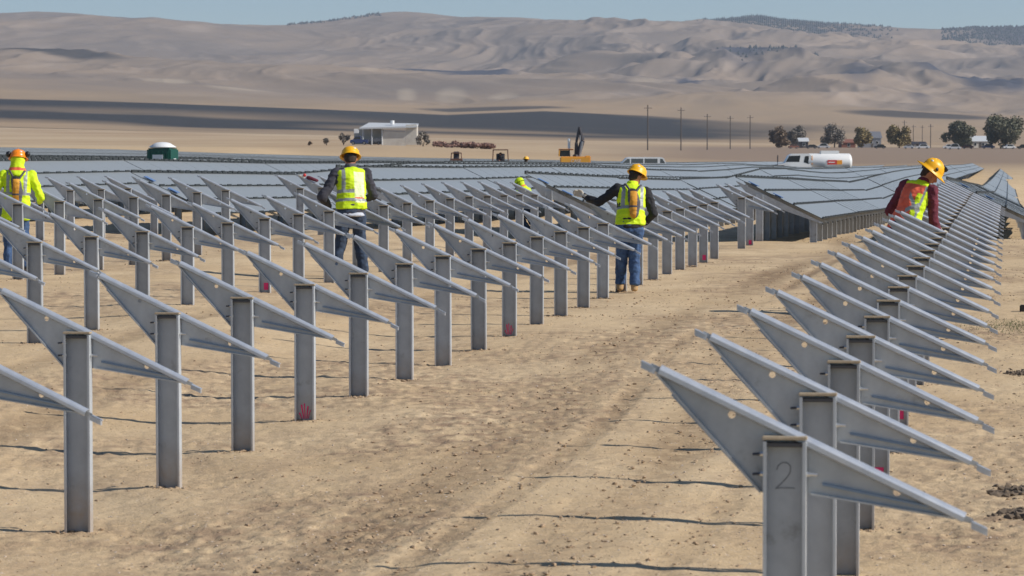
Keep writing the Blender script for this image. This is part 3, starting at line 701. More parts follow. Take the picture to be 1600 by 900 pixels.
def make_table(row, X, Y0, bays, tilt, detail, label, Wd=WIDE, lowfn=None):
    global ntab
    lowfn = lowfn or (lambda y: low_z(row, y))
    Ys = [Y0 + BAY*k for k in range(bays+1)]; zl = [lowfn(y) for y in Ys]; zl = list(np.linspace(zl[0], zl[-1], bays+1))
    zg = zrows(X, Ys); xl = X + TIP_L + Wd
    fronts = []
    root = empty('solar_table', (X, Y0, float(zg[0])), 0, label, 'solar table', 'tables of blue-grey solar panels')
    base = Vector((X, Y0, float(zg[0]))); ntab += 1
    jz = random.uniform(-.02, .02)
    if detail:
        for k in range(bays):
            dz = zl[k+1]-zl[k]
            key = ('bay', round(dz, 2), tilt, Wd)
            if key not in panel_mesh:
                o = bay_panels(Wd, tilt, round(dz, 2)).build('panel', root); panel_mesh[key] = o.data
            else:
                o = bpy.data.objects.new('panel', panel_mesh[key]); COL.objects.link(o); o.parent = root
            o.location = (xl-base.x, Ys[k]-base.y, zl[k]+.012+jz-base.z)
            # support: post and arm
            topz = zl[k]+RISE-.285
            if row in (0, 1, 2):
                o = bpy.data.objects.new('front_leg', LONGPOST); COL.objects.link(o); o.parent = root
                o.location = (TIP_L+Wd-.20, Ys[k]-base.y+.12, zl[k]-.02-base.z+jz)
            for nm, me in (('post', LONGPOST), ('arm', SLIMARM)):
                o = bpy.data.objects.new(nm, me); COL.objects.link(o); o.parent = root
                o.location = (0, Ys[k]-base.y+.02, topz-.06-base.z+jz); 
                
    else:
        b = MB(); b.m('panel'); b.m('panel_edge'); b.m('zinc_post')
        m = 2 if bays <= 16 else 1
        for k in range(bays):
            for q in range(m):
                f0, f1 = q/m, (q+1)/m; y0 = Ys[k]+BAY*f0+.004; y1 = Ys[k]+BAY*f1-.004
                z0 = zl[k]*(1-f0)+zl[k+1]*f0; z1 = zl[k]*(1-f1)+zl[k+1]*f1
                A = ((xl, y0, z0), (xl, y1, z1)); B = ((xl-Wd, y0, z0+tilt), (xl-Wd, y1, z1+tilt))
                sh = lambda v: (v[0]-base.x, v[1]-base.y, v[2]-base.z+jz)
                quadstrip(b.bm, (sh(A[0]), sh(A[1])), (sh(B[0]), sh(B[1])), .012, 0, 1)
            clips(b, Wd, tilt, Ys[k]-base.y, Ys[k+1]-base.y, zl[k]-base.z+jz, zl[k+1]-zl[k], False, xl-base.x, hs=FH[0 if row <= 3 else (1 if row <= 5 else 2)])
            b.cur = 2
            zt = zl[k]+RISE-.31+jz; zb = float(zg[k])-.2
            b.box((0, Ys[k]-base.y, (zt+zb)/2-base.z), (W, D, max(zt-zb, .1)))
            # arm under the panels with its tip showing below the low edge
            b.prism([(TIP_L, zl[k]-base.z+RISE-.025+jz), (TIP_L+Wd+.03, zl[k]-base.z-.030+jz), (TIP_L+Wd-.05, zl[k]-base.z-.05+jz), (.08, zl[k]-base.z+RISE-.50+jz), (-.08, zl[k]-base.z+RISE-.50+jz)], Ys[k]-base.y, Ys[k]-base.y+.012)
            b.cur = 1
            b.box((TIP_L+Wd, Ys[k]-base.y, zl[k]-base.z-.03+jz), (.05, .30, .045))
        me_o = b.build('panel_strip', root)
    return root
_t = channel(1.55).build('tmp'); LONGPOST = _t.data; bpy.data.objects.remove(_t)
_b = MB().m('zinc').prism([(-.5, A_TOP(-.5)-.02), (-.085, -.185), (.085, -.19), (1.25, A_TOP(1.25)-.06), (1.35, A_TOP(1.35)-.03), (1.35, A_TOP(1.35)-.012), (-.5, A_TOP(-.5)-.006)], .004, .010); _b.m('panel_edge'); _b.box((1.33, .0, A_TOP(1.33)-.04), (.03, .10, .028)); _t = _b.build('tmp'); SLIMARM = _t.data; bpy.data.objects.remove(_t)
def zc_of(X, Y): return -X*SA+Y*CA
RN = {k: ROWNAME.get(k) or 'the %s row left of lane' % ordn(k-1) for k in range(1, 19)}
RN[0] = 'the right-hand row'
for row in range(0, 19):
    X = ROWX[row]; Yend = LOWW[row][-1][0]
    Y = max(y_of(X, 34.1), LOWW[row][0][0])
    n = 0
    while Y < Yend-10:
        zc = zc_of(X, Y)
        detail = zc < 145
        bays = 8 if zc < 220 else (14 if zc < 350 else 26)
        if row >= 8: bays = 22 if zc < 350 else 36
        bays = max(3, min(bays, int((Yend-Y)/BAY))); tilt = RISE; wd_ = WIDE
        make_table(row, X, Y, bays, tilt, detail, 'blue-grey panel table, %s from the front in %s' % (ordn(n), RN[row]), wd_)
        Y += bays*BAY + .08; n += 1

# loose blue tabs on the ends of the first two tables
def on_arm(row, j, s, up=.03):        # point along an arm, s from -0.5..0.7
    X = ROWX[row]; top = float(np.interp(j, [p[0] for p in BARE[row]], [p[1] for p in BARE[row]]))
    return Vector((X+s, y_of(X, j), top + A_TOP(s) + up))
for row in (0, 1, 2, 4):
    Xr = ROWX[row]; Ys_ = max(y_of(Xr, 34.1), LOWW[row][0][0]) + .16; zl_ = low_z(row, Ys_)
    for a_, w in ((.80, 'upper'), (.52, 'lower')):
        p = V0 = Vector((Xr+TIP_L+WIDE*(1-a_), Ys_, zl_+RISE*a_+.045))
        rot_ = Matrix.Rotation(math.atan(.475), 3, 'Y')
        o = MB().m('blue_tab').box((0, 0, 0), (.24, .22, .012), rot_, .003).box((0, 0, -.018), (.14, .05, .026), rot_).build('mounting_clip', None, loc=p)
        tag(o, 'small blue clip on the near end of the panels, %s one, %s' % (w, {0: 'right row', 1: 'nearest left row', 2: 'second left row', 4: 'fourth left row'}[row]), 'panel clip', 'blue panel clips')

# ------------------------------------------------------------------ people
def remesh_shapes(name, mb, voxel, parent, mats, colorfn=None, fold=0.0, seed=0, xform=None):
    tmp = mb.build('tmp_shape')
    md = tmp.modifiers.new('r', 'REMESH'); md.mode = 'VOXEL'; md.voxel_size = voxel
    ms = tmp.modifiers.new('s', 'SMOOTH'); ms.iterations = 4; ms.factor = .5
    dg = bpy.context.evaluated_depsgraph_get(); dg.update()
    me = bpy.data.meshes.new_from_object(tmp.evaluated_get(dg)); me.name = name
    old = tmp.data; bpy.data.objects.remove(tmp); bpy.data.meshes.remove(old)
    me.materials.clear()
    for m_ in mats: me.materials.append(M[m_])
    n = len(me.vertices); co = np.empty(n*3, np.float32); me.vertices.foreach_get('co', co); co = co.reshape(-1, 3)
    if fold:
        no = np.empty(n*3, np.float32); me.vertex_normals.foreach_get('vector', no); no = no.reshape(-1, 3)
        a = fbm(co[:, 0]*9+co[:, 1]*7+seed, co[:, 2]*16+co[:, 1]*3, 3, 70+seed, ridged=True)-.55
        b = fbm(co[:, 0]*5-co[:, 2]*5, co[:, 2]*4+co[:, 0]*4+co[:, 1]*6, 2, 80+seed)-.5
        co = co + no*(a*fold + b*fold*1.2)[:, None]
        me.vertices.foreach_set('co', co.reshape(-1).astype(np.float32))
    if colorfn:
        inv = xform
        for p in me.polygons:
            c = p.center
            if inv is not None: c = inv(c)
            p.material_index = colorfn(c)
    me.polygons.foreach_set('use_smooth', [True]*len(me.polygons)); me.update()
    o = bpy.data.objects.new(name, me); COL.objects.link(o); o.parent = parent
    return o
def V(*a): return Vector(a)
def hand_shapes(b, wrist, elbow, side, curl=.5, spread=V(0, 0, 1), fat=0.0):
    """palm, four fingers, thumb"""
    d = (wrist-elbow).normalized(); up = spread - d*spread.dot(d)
    up = up.normalized() if up.length > .01 else V(1, 0, 0)
    nrm = d.cross(up)*side
    pc = wrist + d*.05
    b.hull([(wrist, .026+fat), (wrist+d*.085+up*.022, .016+fat), (wrist+d*.085-up*.022, .016+fat)], 8)
    for k, (off, ln) in enumerate(((.032, .070), (.011, .080), (-.011, .075), (-.032, .060))):
        p0 = wrist+d*.085+up*off; p1 = p0 + (d*(1-curl*.4)+nrm*curl*.7).normalized()*ln*.5; p2 = p1 + (d*(1-curl)+nrm*(.3+curl)).normalized()*ln*.5
        b.hull([(p0, .0105+fat*.8), (p1, .0095+fat*.8)], 6); b.hull([(p1, .0095+fat*.8), (p2+(p2-p1)*fat*2, .008+fat*.8)], 6)
    t0 = wrist+d*.03+up*.026; t1 = t0+(d*.6+up*.7+nrm*.3).normalized()*.04; t2 = t1+(d*.9+nrm*.5).normalized()*.035
    b.hull([(t0, .013+fat), (t1, .011+fat)], 6); b.hull([(t1, .011+fat), (t2, .009+fat)], 6)
def person(loc, heading, pose, look, label, scale=1.0, wide=1.06, group='construction workers in hard hats'):
    """local frame: +y is where the figure faces, x to its right, z up"""
    root = empty('person', loc, heading, label, 'person', group); root.scale = (scale*wide, scale*wide, scale)
    P = pose; hip = P.get('hip', V(0, 0, .93)); fwd, sid, twist = P.get('fwd', 0), P.get('side', 0), P.get('twist', 0)
    Rm = Matrix.Rotation(-R(fwd), 3, 'X') @ Matrix.Rotation(R(sid), 3, 'Y') @ Matrix.Rotation(R(twist), 3, 'Z')
    U = lambda x, y, z: hip + Rm @ V(x, y, z)          # torso frame, origin at the hips
    Ri = Rm.transposed(); inv = lambda c: Ri @ (Vector(c)-hip)
    sh = {s: U(s*.185, -.005, .50) for s in (-1, 1)}
    el = {s: P['elbow'][s] for s in (-1, 1)}; wr = {s: P['wrist'][s] for s in (-1, 1)}
    neck = U(0, .0, .57)
    hr = Matrix.Rotation(R(P.get('hturn', 0)), 3, 'Z') @ Matrix.Rotation(-R(P.get('hdown', 0)), 3, 'X') @ Matrix.Rotation(R(P.get('htilt', 0)), 3, 'Y')
    hc_ = neck + V(0, 0, 0) + hr @ V(0, .015, .125)
    H = lambda x, y, z: hc_ + hr @ V(x, y, z)
    kn, an = P['knee'], P['ankle']
    # ---- body: one continuous figure
    b = MB().m('skin')
    b.hull([(hip+V(0, 0, 0), (.145, .10, .09)), (U(0, 0, .12), (.125, .085, .08))], 10)
    b.hull([(U(0, 0, .12), (.125, .085, .08)), (U(0, .005, .38), (.150, .10, .10))], 10)
    b.hull([(U(0, .005, .38), (.150, .10, .10)), (U(-.13, 0, .49), .05), (U(.13, 0, .49), .05)], 10)
    b.hull([(U(0, 0, .50), .06), (neck, .052)], 8); b.hull([(neck, .052), (H(0, -.02, -.03), .058)], 8)
    b.hull([(H(0, -.012, .03), (.076, .092, .085)), (H(0, .01, -.03), (.062, .072, .07)), (H(0, .045, -.085), .024)], 12)
    b.hull([(H(0, .09, .01), .012), (H(0, .112, -.022), .014), (H(0, .092, -.03), .016)], 6)
    for s in (-1, 1): b.hull([(H(s*.078, -.005, .005), (.010, .018, .03))], 6); b.hull([(H(s*.03, .082, .018), (.014, .008, .008))], 6)
    b.hull([(H(-.022, .088, -.058), .008), (H(.022, .088, -.058), .008)], 6)
    for s in (-1, 1):
        b.hull([(sh[s], .048), (el[s], .038)], 8); b.hull([(el[s], .038), (wr[s], .026)], 8)
        hp = hip + V(s*.09, 0, -.03)
        b.hull([(hp, .085), (kn[s], .052)], 8); b.hull([(kn[s], .052), (an[s], .036)], 8)
        b.hull([(an[s], .036), (an[s]+V(s*.01, .13, -.05), (.036, .05, .022))], 8)
        hand_shapes(b, wr[s], el[s], s, P.get('curl', .5))
    remesh_shapes('body', b, .009, root, ['skin'])
    # ---- trousers
    b = MB().m('denim')
    b.hull([(hip+V(0, 0, .05), (.165, .115, .05)), (hip+V(0, -.01, -.06), (.175, .125, .07))], 12)
    for s in (-1, 1):
        hp = hip+V(s*.09, -.005, -.05)
        b.hull([(hp, (.092, .105, .09)), (kn[s], (.074, .078, .07))], 10)
        b.hull([(kn[s], (.074, .078, .07)), (an[s]+V(0, -.005, .03), (.066, .074, .03))], 10)
    remesh_shapes('trousers', b, .012, root, [look['legs']], None, .022, 1)
    # ---- jacket or shirt
    b = MB().m('black_cloth')
    hem = look.get('hem', -.02)
    b.hull([(U(0, 0, hem), (.175, .125, .05)), (U(0, 0, .15), (.165, .120, .08))], 12)
    b.hull([(U(0, 0, .15), (.165, .120, .08)), (U(0, .0, .38), (.185, .130, .09))], 12)
    b.hull([(U(0, .0, .38), (.185, .130, .09)), (U(-.155, -.01, .485), .058), (U(.155, -.01, .485), .058), (U(0, -.01, .54), .065)], 12)
    for s in (-1, 1):
        b.hull([(sh[s], (.072, .072, .07)), (el[s], .058)], 10); b.hull([(el[s], .058), (wr[s], .042)], 10)
    remesh_shapes('jacket', b, .012, root, [look['sleeve']], None, .024, 2)
    if look.get('hood'):
        b = MB(); b.hull([(H(0, -.03, .03), (.098, .10, .10)), (H(0, -.03, -.06), (.095, .10, .07))], 10); b.hull([(H(0, -.03, -.06), (.095, .10, .07)), (U(0, -.05, .50), (.15, .09, .04))], 10)
        bm_cut = remesh_shapes('hood', b, .012, root, [look['hood'], 'black_cloth', 'orange_cloth'], lambda c: 2 if .56 < c.z < .60 else 0, .014, 4, inv)
    else:
        b = MB(); b.hull([(neck+V(0, 0, -.02), (.085, .085, .03)), (neck+hr @ V(0, -.01, .045), (.072, .075, .025))], 10)
        remesh_shapes('collar', b, .01, root, [look.get('collar', 'black_cloth')], None, .01, 5)
        b = MB(); b.hull([(H(0, -.03, .035), (.086, .085, .075)), (H(0, -.045, -.035), (.068, .05, .03))], 10)
        remesh_shapes('hair', b, .01, root, ['hair'])
    if look.get('shirt_hem'):
        b = MB(); b.hull([(U(0, 0, -.075), (.182, .134, .022)), (U(0, 0, -.04), (.178, .13, .02))], 14)
        remesh_shapes('shirt_hem', b, .011, root, ['white_cloth'], None, .012, 7)
    # ---- vest
    b = MB().m('hivis'); vh = look.get('vest_hem', .02)
    b.hull([(U(0, -.005, vh), (.196, .142, .02)), (U(0, -.005, .18), (.182, .138, .08))], 14)
    b.hull([(U(0, -.005, .18), (.182, .138, .08)), (U(0, -.008, .40), (.185, .145, .08))], 14)
    b.hull([(U(0, -.008, .40), (.185, .145, .08)), (U(-.115, -.015, .50), (.07, .075, .062)), (U(.115, -.015, .50), (.07, .075, .062)), (U(0, -.025, .535), (.09, .08, .055))], 14)
    style = look['vest']
    def vcol(c):
        x, z = c.x, c.z
        if style == 'jacket' or style == 'plain':
            if .095 < abs(x) < .14 and z > .22: return 1
            if .20 < z < .245: return 1
            return 0
        if style == 'pale':
            if -.13 < x < -.085 and z > .22: return 1
            if .215 < z < .26 and x < .02: return 1
            if .10 < z < .14: return 1
            if .02 < x < .15 and z < .5 and z > .08:
                if .12 < z < .155: return 3
                return 2
            return 0
        if style == 'orange':
            if z > .50: return 0
            if abs(x) > .15: return 0 if abs(x) > .168 else 1
            if x > .04 and (abs(z-.16-(x-.04)*.9) < .03): return 1
            if x > .02 and (abs(z-.36+(x-.02)*1.2) < .03): return 1
            return 3 if x < .10 or z > .40 else 0
        return 0
    remesh_shapes('safety_vest', b, .010, root, ['hivis', 'reflect', 'hivis_pale', 'orange_cloth'], vcol, .020, 3, inv)
    # ---- backpack
    if look.get('pack'):
        b = MB()
        b.hull([(U(-.02, -.165, .44), (.055, .035, .03)), (U(.02, -.175, .26), (.075, .05, .06))], 10)
        b.hull([(U(.02, -.175, .26), (.075, .05, .06)), (U(.025, -.165, .10), (.055, .045, .05))], 10)
        pk = remesh_shapes('hydration_pack', b, .009, root, ['amber', 'grey_cloth', 'black_cloth'],
                      lambda c: 1 if (c.x > .045 or c.x < -.045+(.44-c.z)*.0 or (.19 < c.z < .215)) else (2 if c.z > .425 else 0), .012, 6, inv)
        st = MB().m('grey_cloth')
        for s in (-1, 1): st.path([U(s*.03, -.165, .42), U(s*.10, -.10, .55), U(s*.12, .06, .54), U(s*.12, .145, .42)], .014, 6)
        st.build('shoulder_straps', pk)
    # ---- hard hat
    hat = MB().m(look['hat'])
    n = 28; prof = [(.000, .128), (.045, .124), (.085, .105), (.112, .07), (.122, .025), (.124, .0)]
    bm = hat.bm; rings = []
    for r_, z in prof:
        rings.append([bm.verts.new(H(math.cos(2*math.pi*k/n)*r_*.93, math.sin(2*math.pi*k/n)*r_*1.08-.008, z+.055)) for k in range(n)] if r_ > 0 else [bm.verts.new(H(0, -.008, z+.055))])
    for a, c in zip(rings[:-1], rings[1:]):
        for k in range(n):
            if len(a) == 1: bm.faces.new((a[0], c[k], c[(k+1) % n]))
            else: bm.faces.new((a[k], c[k], c[(k+1) % n], a[(k+1) % n]))
    brim = look.get('brim', .035)
    def ringb(extra, dz, inner=.0):
        out = []
        for k in range(n):
            t = 2*math.pi*k/n; fr_ = .5+.5*math.sin(t)
            e = extra*(1 if look.get('fullbrim') else (.25+.75*fr_**1.5))
            out.append(bm.verts.new(H(math.cos(t)*(.124*.93+e), math.sin(t)*(.124*1.08+e)-.008, .055+dz-(e*.35))))
        return out
    b1 = ringb(brim, 0); b2 = ringb(brim, -.006); base = rings[-1]; inn = ringb(-.006, -.006)
    for A_, B_ in ((base, b1), (b1, b2), (b2, inn)):
        for k in range(n): bm.faces.new((A_[k], B_[k], B_[(k+1) % n], A_[(k+1) % n]))
    hobj = hat.build('hard_hat', root, True)
    rdg = MB().m(look['hat']); rp_ = [H(0, .128*math.cos(t)-.008, .055+.130*math.sin(t)) for t in np.linspace(.35, 2.8, 9)]; rdg.path(rp_, .010, 6); rdg.build('crown_ridge', hobj, True)
    MB().m('hat_band').hull([(H(0, -.105, .045), (.055, .012, .014)), (H(0, -.10, .02), (.045, .012, .012))], 8).build('suspension_strap', hobj, True)
    MB().m('sticker').hull([(H(.045, -.098, .125), (.026, .018, .020))], 8).build('sticker', hobj, True)
    if look.get('muffs'):
        for s in (-1, 1): MB().m('hat_band').hull([(H(s*.125, -.03, .11), (.028, .045, .045)), (H(s*.145, -.03, .11), (.022, .038, .038))], 10).build('ear_muff', hobj, True)
    if look.get('goggles'):
        MB().m('hat_band').hull([(H(-.075, .075, .145), (.045, .022, .03)), (H(.045, .085, .145), (.045, .022, .03))], 10).build('goggles', hobj, True)
        MB().m('hat_band').hull([(H(.118, -.02, .09), (.012, .024, .022))], 8).build('goggle_clip', hobj, True)
    # ---- boots and gloves
    for s in (-1, 1):
        b = MB(); a = an[s]; d = P.get('toe', {}).get(s, V(0, 1, 0))
        b.hull([(a+V(0, 0, .03), .052), (a+V(0, -.02, -.05), (.045, .05, .025))], 10); b.hull([(a+V(0, -.02, -.045), (.045, .05, .032)), (a+d*.15+V(0, 0, -.05), (.045, .055, .030))], 10)
        remesh_shapes('boot', b, .009, root, [look.get('boots', 'boot')])
        if look.get('gloves'):
            b = MB(); e = el[s]; w = wr[s]
            b.hull([(w-(w-e).normalized()*.05, .040), (w, .030)], 8)
            hand_shapes(b, w+(w-e).normalized()*.002, e, s, P.get('curl', .5), fat=.006)
            md_o = remesh_shapes('glove', b, .0055, root, [look['gloves']])
    return root

def ground_at(px, X):                # a point on row line X under pixel column px
    p = at_x(px, 440, X); return V(X, p.y, tz(X, p.y))
legs = lambda: dict(knee={-1: V(-.10, .03, .50), 1: V(.10, .03, .50)}, ankle={-1: V(-.12, -.02, .09), 1: V(.12, -.02, .09)})
# worker at the far left in full hi-vis
p = ground_at(26, -14.1)
person(p, R(14), dict(fwd=6, side=2, hdown=14, hturn=-6, elbow={-1: V(-.34, -.02, 1.12), 1: V(.33, .04, 1.10)}, wrist={-1: V(-.34, .24, 1.10), 1: V(.30, .28, 1.04)}, **legs()),
       dict(legs='denim', sleeve='hivis', vest='jacket', hood='hivis', hat='hat_orange', muffs=True, pack=True, boots='boot_dark', gloves='glove_dark', vest_hem=-.14),
       'worker at the far left in yellow hi-vis hoodie, orange hard hat with ear muffs', 1.0)
# worker with hoodie and pale-backed vest
p = ground_at(549, -9.42)
person(p, R(22), dict(fwd=10, side=1, hdown=22, hturn=-10, elbow={-1: V(-.36, .02, 1.10), 1: V(.30, .12, 1.12)}, wrist={-1: V(-.24, .26, 1.00), 1: V(.20, .36, 1.05)},
       knee={-1: V(-.12, .04, .50), 1: V(.11, .0, .50)}, ankle={-1: V(-.20, -.03, .09), 1: V(.14, -.05, .09)}),
       dict(legs='denim_dark', sleeve='hoodie', vest='pale', hat='hat_yellow', collar='grey_cloth', boots='boot_dark', gloves='glove_dark', shirt_hem=True, hem=-.07),
       'worker in grey hoodie, yellow vest and yellow hard hat, back to the camera', 1.08, 1.10)
# worker reaching to the left
p = ground_at(984, -5.02)
person(p, R(8), dict(hip=V(0, .0, .90), fwd=20, side=3, twist=8, hdown=26, hturn=-32, htilt=8, elbow={-1: V(-.40, .20, 1.20), 1: V(.30, .05, 1.05)}, wrist={-1: V(-.58, .38, 1.29), 1: V(.20, .24, .93)},
       knee={-1: V(-.10, .10, .48), 1: V(.06, .06, .48)}, ankle={-1: V(-.12, .22, .09), 1: V(.06, .0, .09)}),
       dict(legs='denim', sleeve='black_cloth', vest='plain', hat='hat_yellow', pack=True, collar='hivis', boots='boot', gloves='glove'),
       'worker in black sleeves and yellow vest with amber backpack reaching his arm left', 1.0)
# worker stooping in the right-hand row
pz = at_x(1414, 330, -1.2); gz = tz(-1.2, pz.y)
person(V(-1.2, pz.y, gz), R(-32), dict(hip=V(0, -.05, .94), fwd=27, side=9, hdown=36, hturn=-28, htilt=16, elbow={-1: V(-.31, .16, 1.13), 1: V(.25, .20, 1.00)}, wrist={-1: V(-.18, .38, 1.02), 1: V(.22, .40, .88)},
       knee={-1: V(-.12, .12, .49), 1: V(.12, .12, .49)}, ankle={-1: V(-.15, -.02, .09), 1: V(.15, .0, .09)}),
       dict(legs='denim_dark', sleeve='maroon', vest='orange', hat='hat_yellow', fullbrim=True, brim=.07, goggles=True, boots='boot_dark', gloves='glove', collar='maroon'),
       'stooping worker in maroon sleeves with orange-backed vest in the right-hand row', 1.07, .98)
# crouching worker half hidden by the panel ends
pz = at_x(829, 320, -10.75)
person(V(-10.75, pz.y, tz(-10.75, pz.y)), R(60), dict(hip=V(0, -.10, .78), fwd=40, hdown=30, elbow={-1: V(-.30, .30, .92), 1: V(.28, .30, .90)}, wrist={-1: V(-.18, .52, .85), 1: V(.16, .52, .82)},
       knee={-1: V(-.14, .22, .45), 1: V(.14, .22, .45)}, ankle={-1: V(-.14, -.04, .09), 1: V(.14, -.04, .09)}),
       dict(legs='denim_dark', sleeve='hivis', vest='plain', hood='hivis', hat='hivis', boots='boot_dark', gloves='glove_dark'),
       'crouching worker in green-yellow jacket half hidden behind the panel ends', .84)
# worker far among the panels, only the yellow helmet shows
pz = at_x(820, 250, -31.9); zg = tz(-31.9, pz.y); hgt = (pz.z+.08)-zg; 
person(V(-31.9, pz.y, zg), R(-20), dict(hip=V(0, -.1, .40), fwd=20, hdown=10, elbow={-1: V(-.30, .25, .62), 1: V(.28, .25, .60)}, wrist={-1: V(-.18, .45, .55), 1: V(.16, .45, .52)},
       knee={-1: V(-.14, .28, .40), 1: V(.14, .28, .40)}, ankle={-1: V(-.14, -.0, .09), 1: V(.14, -.0, .09)}),
       dict(legs='denim_dark', sleeve='grey_cloth', vest='plain', hat='hat_yellow', fullbrim=True, brim=.05, boots='boot_dark'),
       'worker far among the panels of whom only the yellow hard hat shows', max(.8, hgt/1.12))

# ------------------------------------------------------------------ small things near the rows
p = on_arm(3, 32.6, -.25, .05)
b = MB().m('maroon').hull([((-.02, 0, 0), (.05, .04, .035)), ((.14, 0, -.06), (.045, .04, .03))], 8).m('red_sign').hull([((-.10, 0, .045), (.035, .03, .035))], 8).m('glove').hull([((-.2, 0, .03), (.05, .03, .02)), ((-.12, 0, .0), (.03, .03, .02))], 8)
tag(b.build('tool_roll', None, True, p), 'maroon and red tool roll on an arm beside the worker in grey hoodie', 'tool')
# survey stake
st = at_x(1343, 350, -4.75)
pz = V(st.x, st.y, tz(st.x, st.y))
b = MB().m('stake').box((0, 0, .16), (.10, .04, .44), bev=.006).prism([(-.05, -.06), (.05, -.06), (.0, -.2)], -.02, .02)
tag(b.build('survey_stake', None, loc=pz), 'orange wooden stake standing before the row of posts', 'stake')
# two dark flat boxes at the right edge
pz = at_x(1590, 502, 0.05); pz = V(.42, y_of(.4, 19.5), 0); pz.z = tz(pz.x, pz.y)
b = MB().m('block').box((0, 0, .035), (.55, .14, .09), bev=.01).box((.04, .10, .03), (.50, .08, .07), bev=.01)
tag(b.build('dark_block', None, loc=pz), 'dark block lying on the soil at the right edge', 'block')
# clods and stones (uncountable)
def scatter(name, n, regions, smin, smax, material, seed, flat=.6):
    r = np.random.default_rng(seed); pts_ = []; hs_ = []
    g_ = 1.618/1.9; q_ = 1/1.9
    base = np.array([(-q_, g_, 0), (q_, g_, 0), (-q_, -g_, 0), (q_, -g_, 0), (0, -q_, g_), (0, q_, g_), (0, -q_, -g_), (0, q_, -g_), (g_, 0, -q_), (g_, 0, q_), (-g_, 0, -q_), (-g_, 0, q_)])
    fs = np.array([(0, 11, 5), (0, 5, 1), (0, 1, 7), (0, 7, 10), (0, 10, 11), (1, 5, 9), (5, 11, 4), (11, 10, 2), (10, 7, 6), (7, 1, 8), (3, 9, 4), (3, 4, 2), (3, 2, 6), (3, 6, 8), (3, 8, 9), (4, 9, 5), (2, 4, 11), (6, 2, 10), (8, 6, 7), (9, 8, 1)])
    xs_, ys_ = regions(r, n); zz = terrain(xs_, ys_)
    near_ = np.clip((70-ys_)/40, 0, 1)
    zz = zz + ((fbm(xs_*1.3, ys_*1.3, 3, 1)-.5)*.018 + (fbm(xs_*5, ys_*5, 3, 2)-.5)*.013)*near_
    s = smin*(smax/smin)**(r.random(n)**2.2)
    jit = .55+.75*r.random((n, 12, 1)); Vv = base[None]*jit*s[:, None, None]*np.array([1.2, 1.0, flat])
    ang = r.random(n)*6.28; ca, sa = np.cos(ang)[:, None], np.sin(ang)[:, None]
    X_, Y_ = Vv[..., 0]*ca-Vv[..., 1]*sa, Vv[..., 0]*sa+Vv[..., 1]*ca
    Vv = np.stack([X_+xs_[:, None], Y_+ys_[:, None], Vv[..., 2]+zz[:, None]], -1)
    Fc = (fs[None]+(np.arange(n)*12)[:, None, None]).reshape(-1, 3)
    me = bpy.data.meshes.new(name); me.from_pydata(Vv.reshape(-1, 3).tolist(), [], Fc.tolist()); me.materials.append(M[material])
    o = bpy.data.objects.new(name, me); COL.objects.link(o); return o
def lane(r, n):
    y = 12+60*r.random(n)**1.6; px = r.random(n)*1750-80; zc_ = y; x = (px-1575)/F*zc_
    keep = fbm(x*.7, y*.35, 3, 77)
    x = x+0; y = y + (keep < .5)*0
    return x, y
def trackreg(r, n):
    y = 12+75*r.random(n)**1.4; t = r.choice([-3.62, -2.28, -3.0, -1.75, -4.3, .05], n); x = t + r.normal(0, .22, n) + .18*np.sin(y*.13); return x, y
tag(scatter('soil_clods', 10000, lane, .003, .017, 'clod', 3), 'small brown soil clods strewn over the dirt lane', 'soil', kind='stuff')
tag(scatter('track_clods', 10000, trackreg, .003, .018, 'clod', 4), 'crumbled soil clods along the tyre tracks in the lane', 'soil', kind='stuff')
tag(scatter('pale_gravel', 9000, lane, .003, .009, 'stone', 5), 'pale gravel bits strewn over the soil', 'gravel', kind='stuff')
def footreg(r, n):
    ps = np.array([o.location[:2] for k_, o in supports.items()]); q = r.integers(0, len(ps), n)
    return ps[q, 0]+r.normal(0, .10, n), ps[q, 1]-.03+r.normal(0, .07, n)
tag(scatter('post_soil', 5200, footreg, .005, .022, 'clod', 9), 'crumbled soil thrown up round the feet of the posts', 'soil', kind='stuff')
def heap(cx, cy, rx, ry):
    def f(r, n): return cx+r.normal(0, rx, n), cy+r.normal(0, ry, n)
    return f
for (px, j, lab) in ((1583, 9.0, 'nearer of the two dark clod heaps at the right edge'), (1586, 9.55, 'farther of the two dark clod heaps at the right edge'), (1592, 14.4, 'small clod heap at the right edge below the dark block')):
    Xc = (px-1575)/2560*j + .02; Yc = y_of(Xc, j)
    o = scatter('clod_heap', 260, heap(Xc+.05, Yc, .075, .12), .008, .038, 'clod_dark', int(px)+int(j*10), .9)
    tag(o, lab, 'soil heap', kind='stuff')
# thin grass patch at the right
gv, gf = [], []
for _ in range(1500):
    x = random.gauss(.15, .34); y = y_of(.1, 17.9)+random.gauss(0, .8); z = tz(-.5, y); h = random.uniform(.008, .022); a = random.uniform(0, 3.14); i = len(gv)
    gv += [(x-.004*math.cos(a), y-.004*math.sin(a), z), (x+.004*math.cos(a), y+.004*math.sin(a), z), (x+random.gauss(0, .015), y, z+h)]; gf.append((i, i+1, i+2))
me = bpy.data.meshes.new('grass_patch'); me.from_pydata(gv, [], gf); me.materials.append(M['grass']); o = bpy.data.objects.new('grass_patch', me); COL.objects.link(o)
tag(o, 'thin green grass patch on the soil at the right edge', 'grass', kind='stuff')

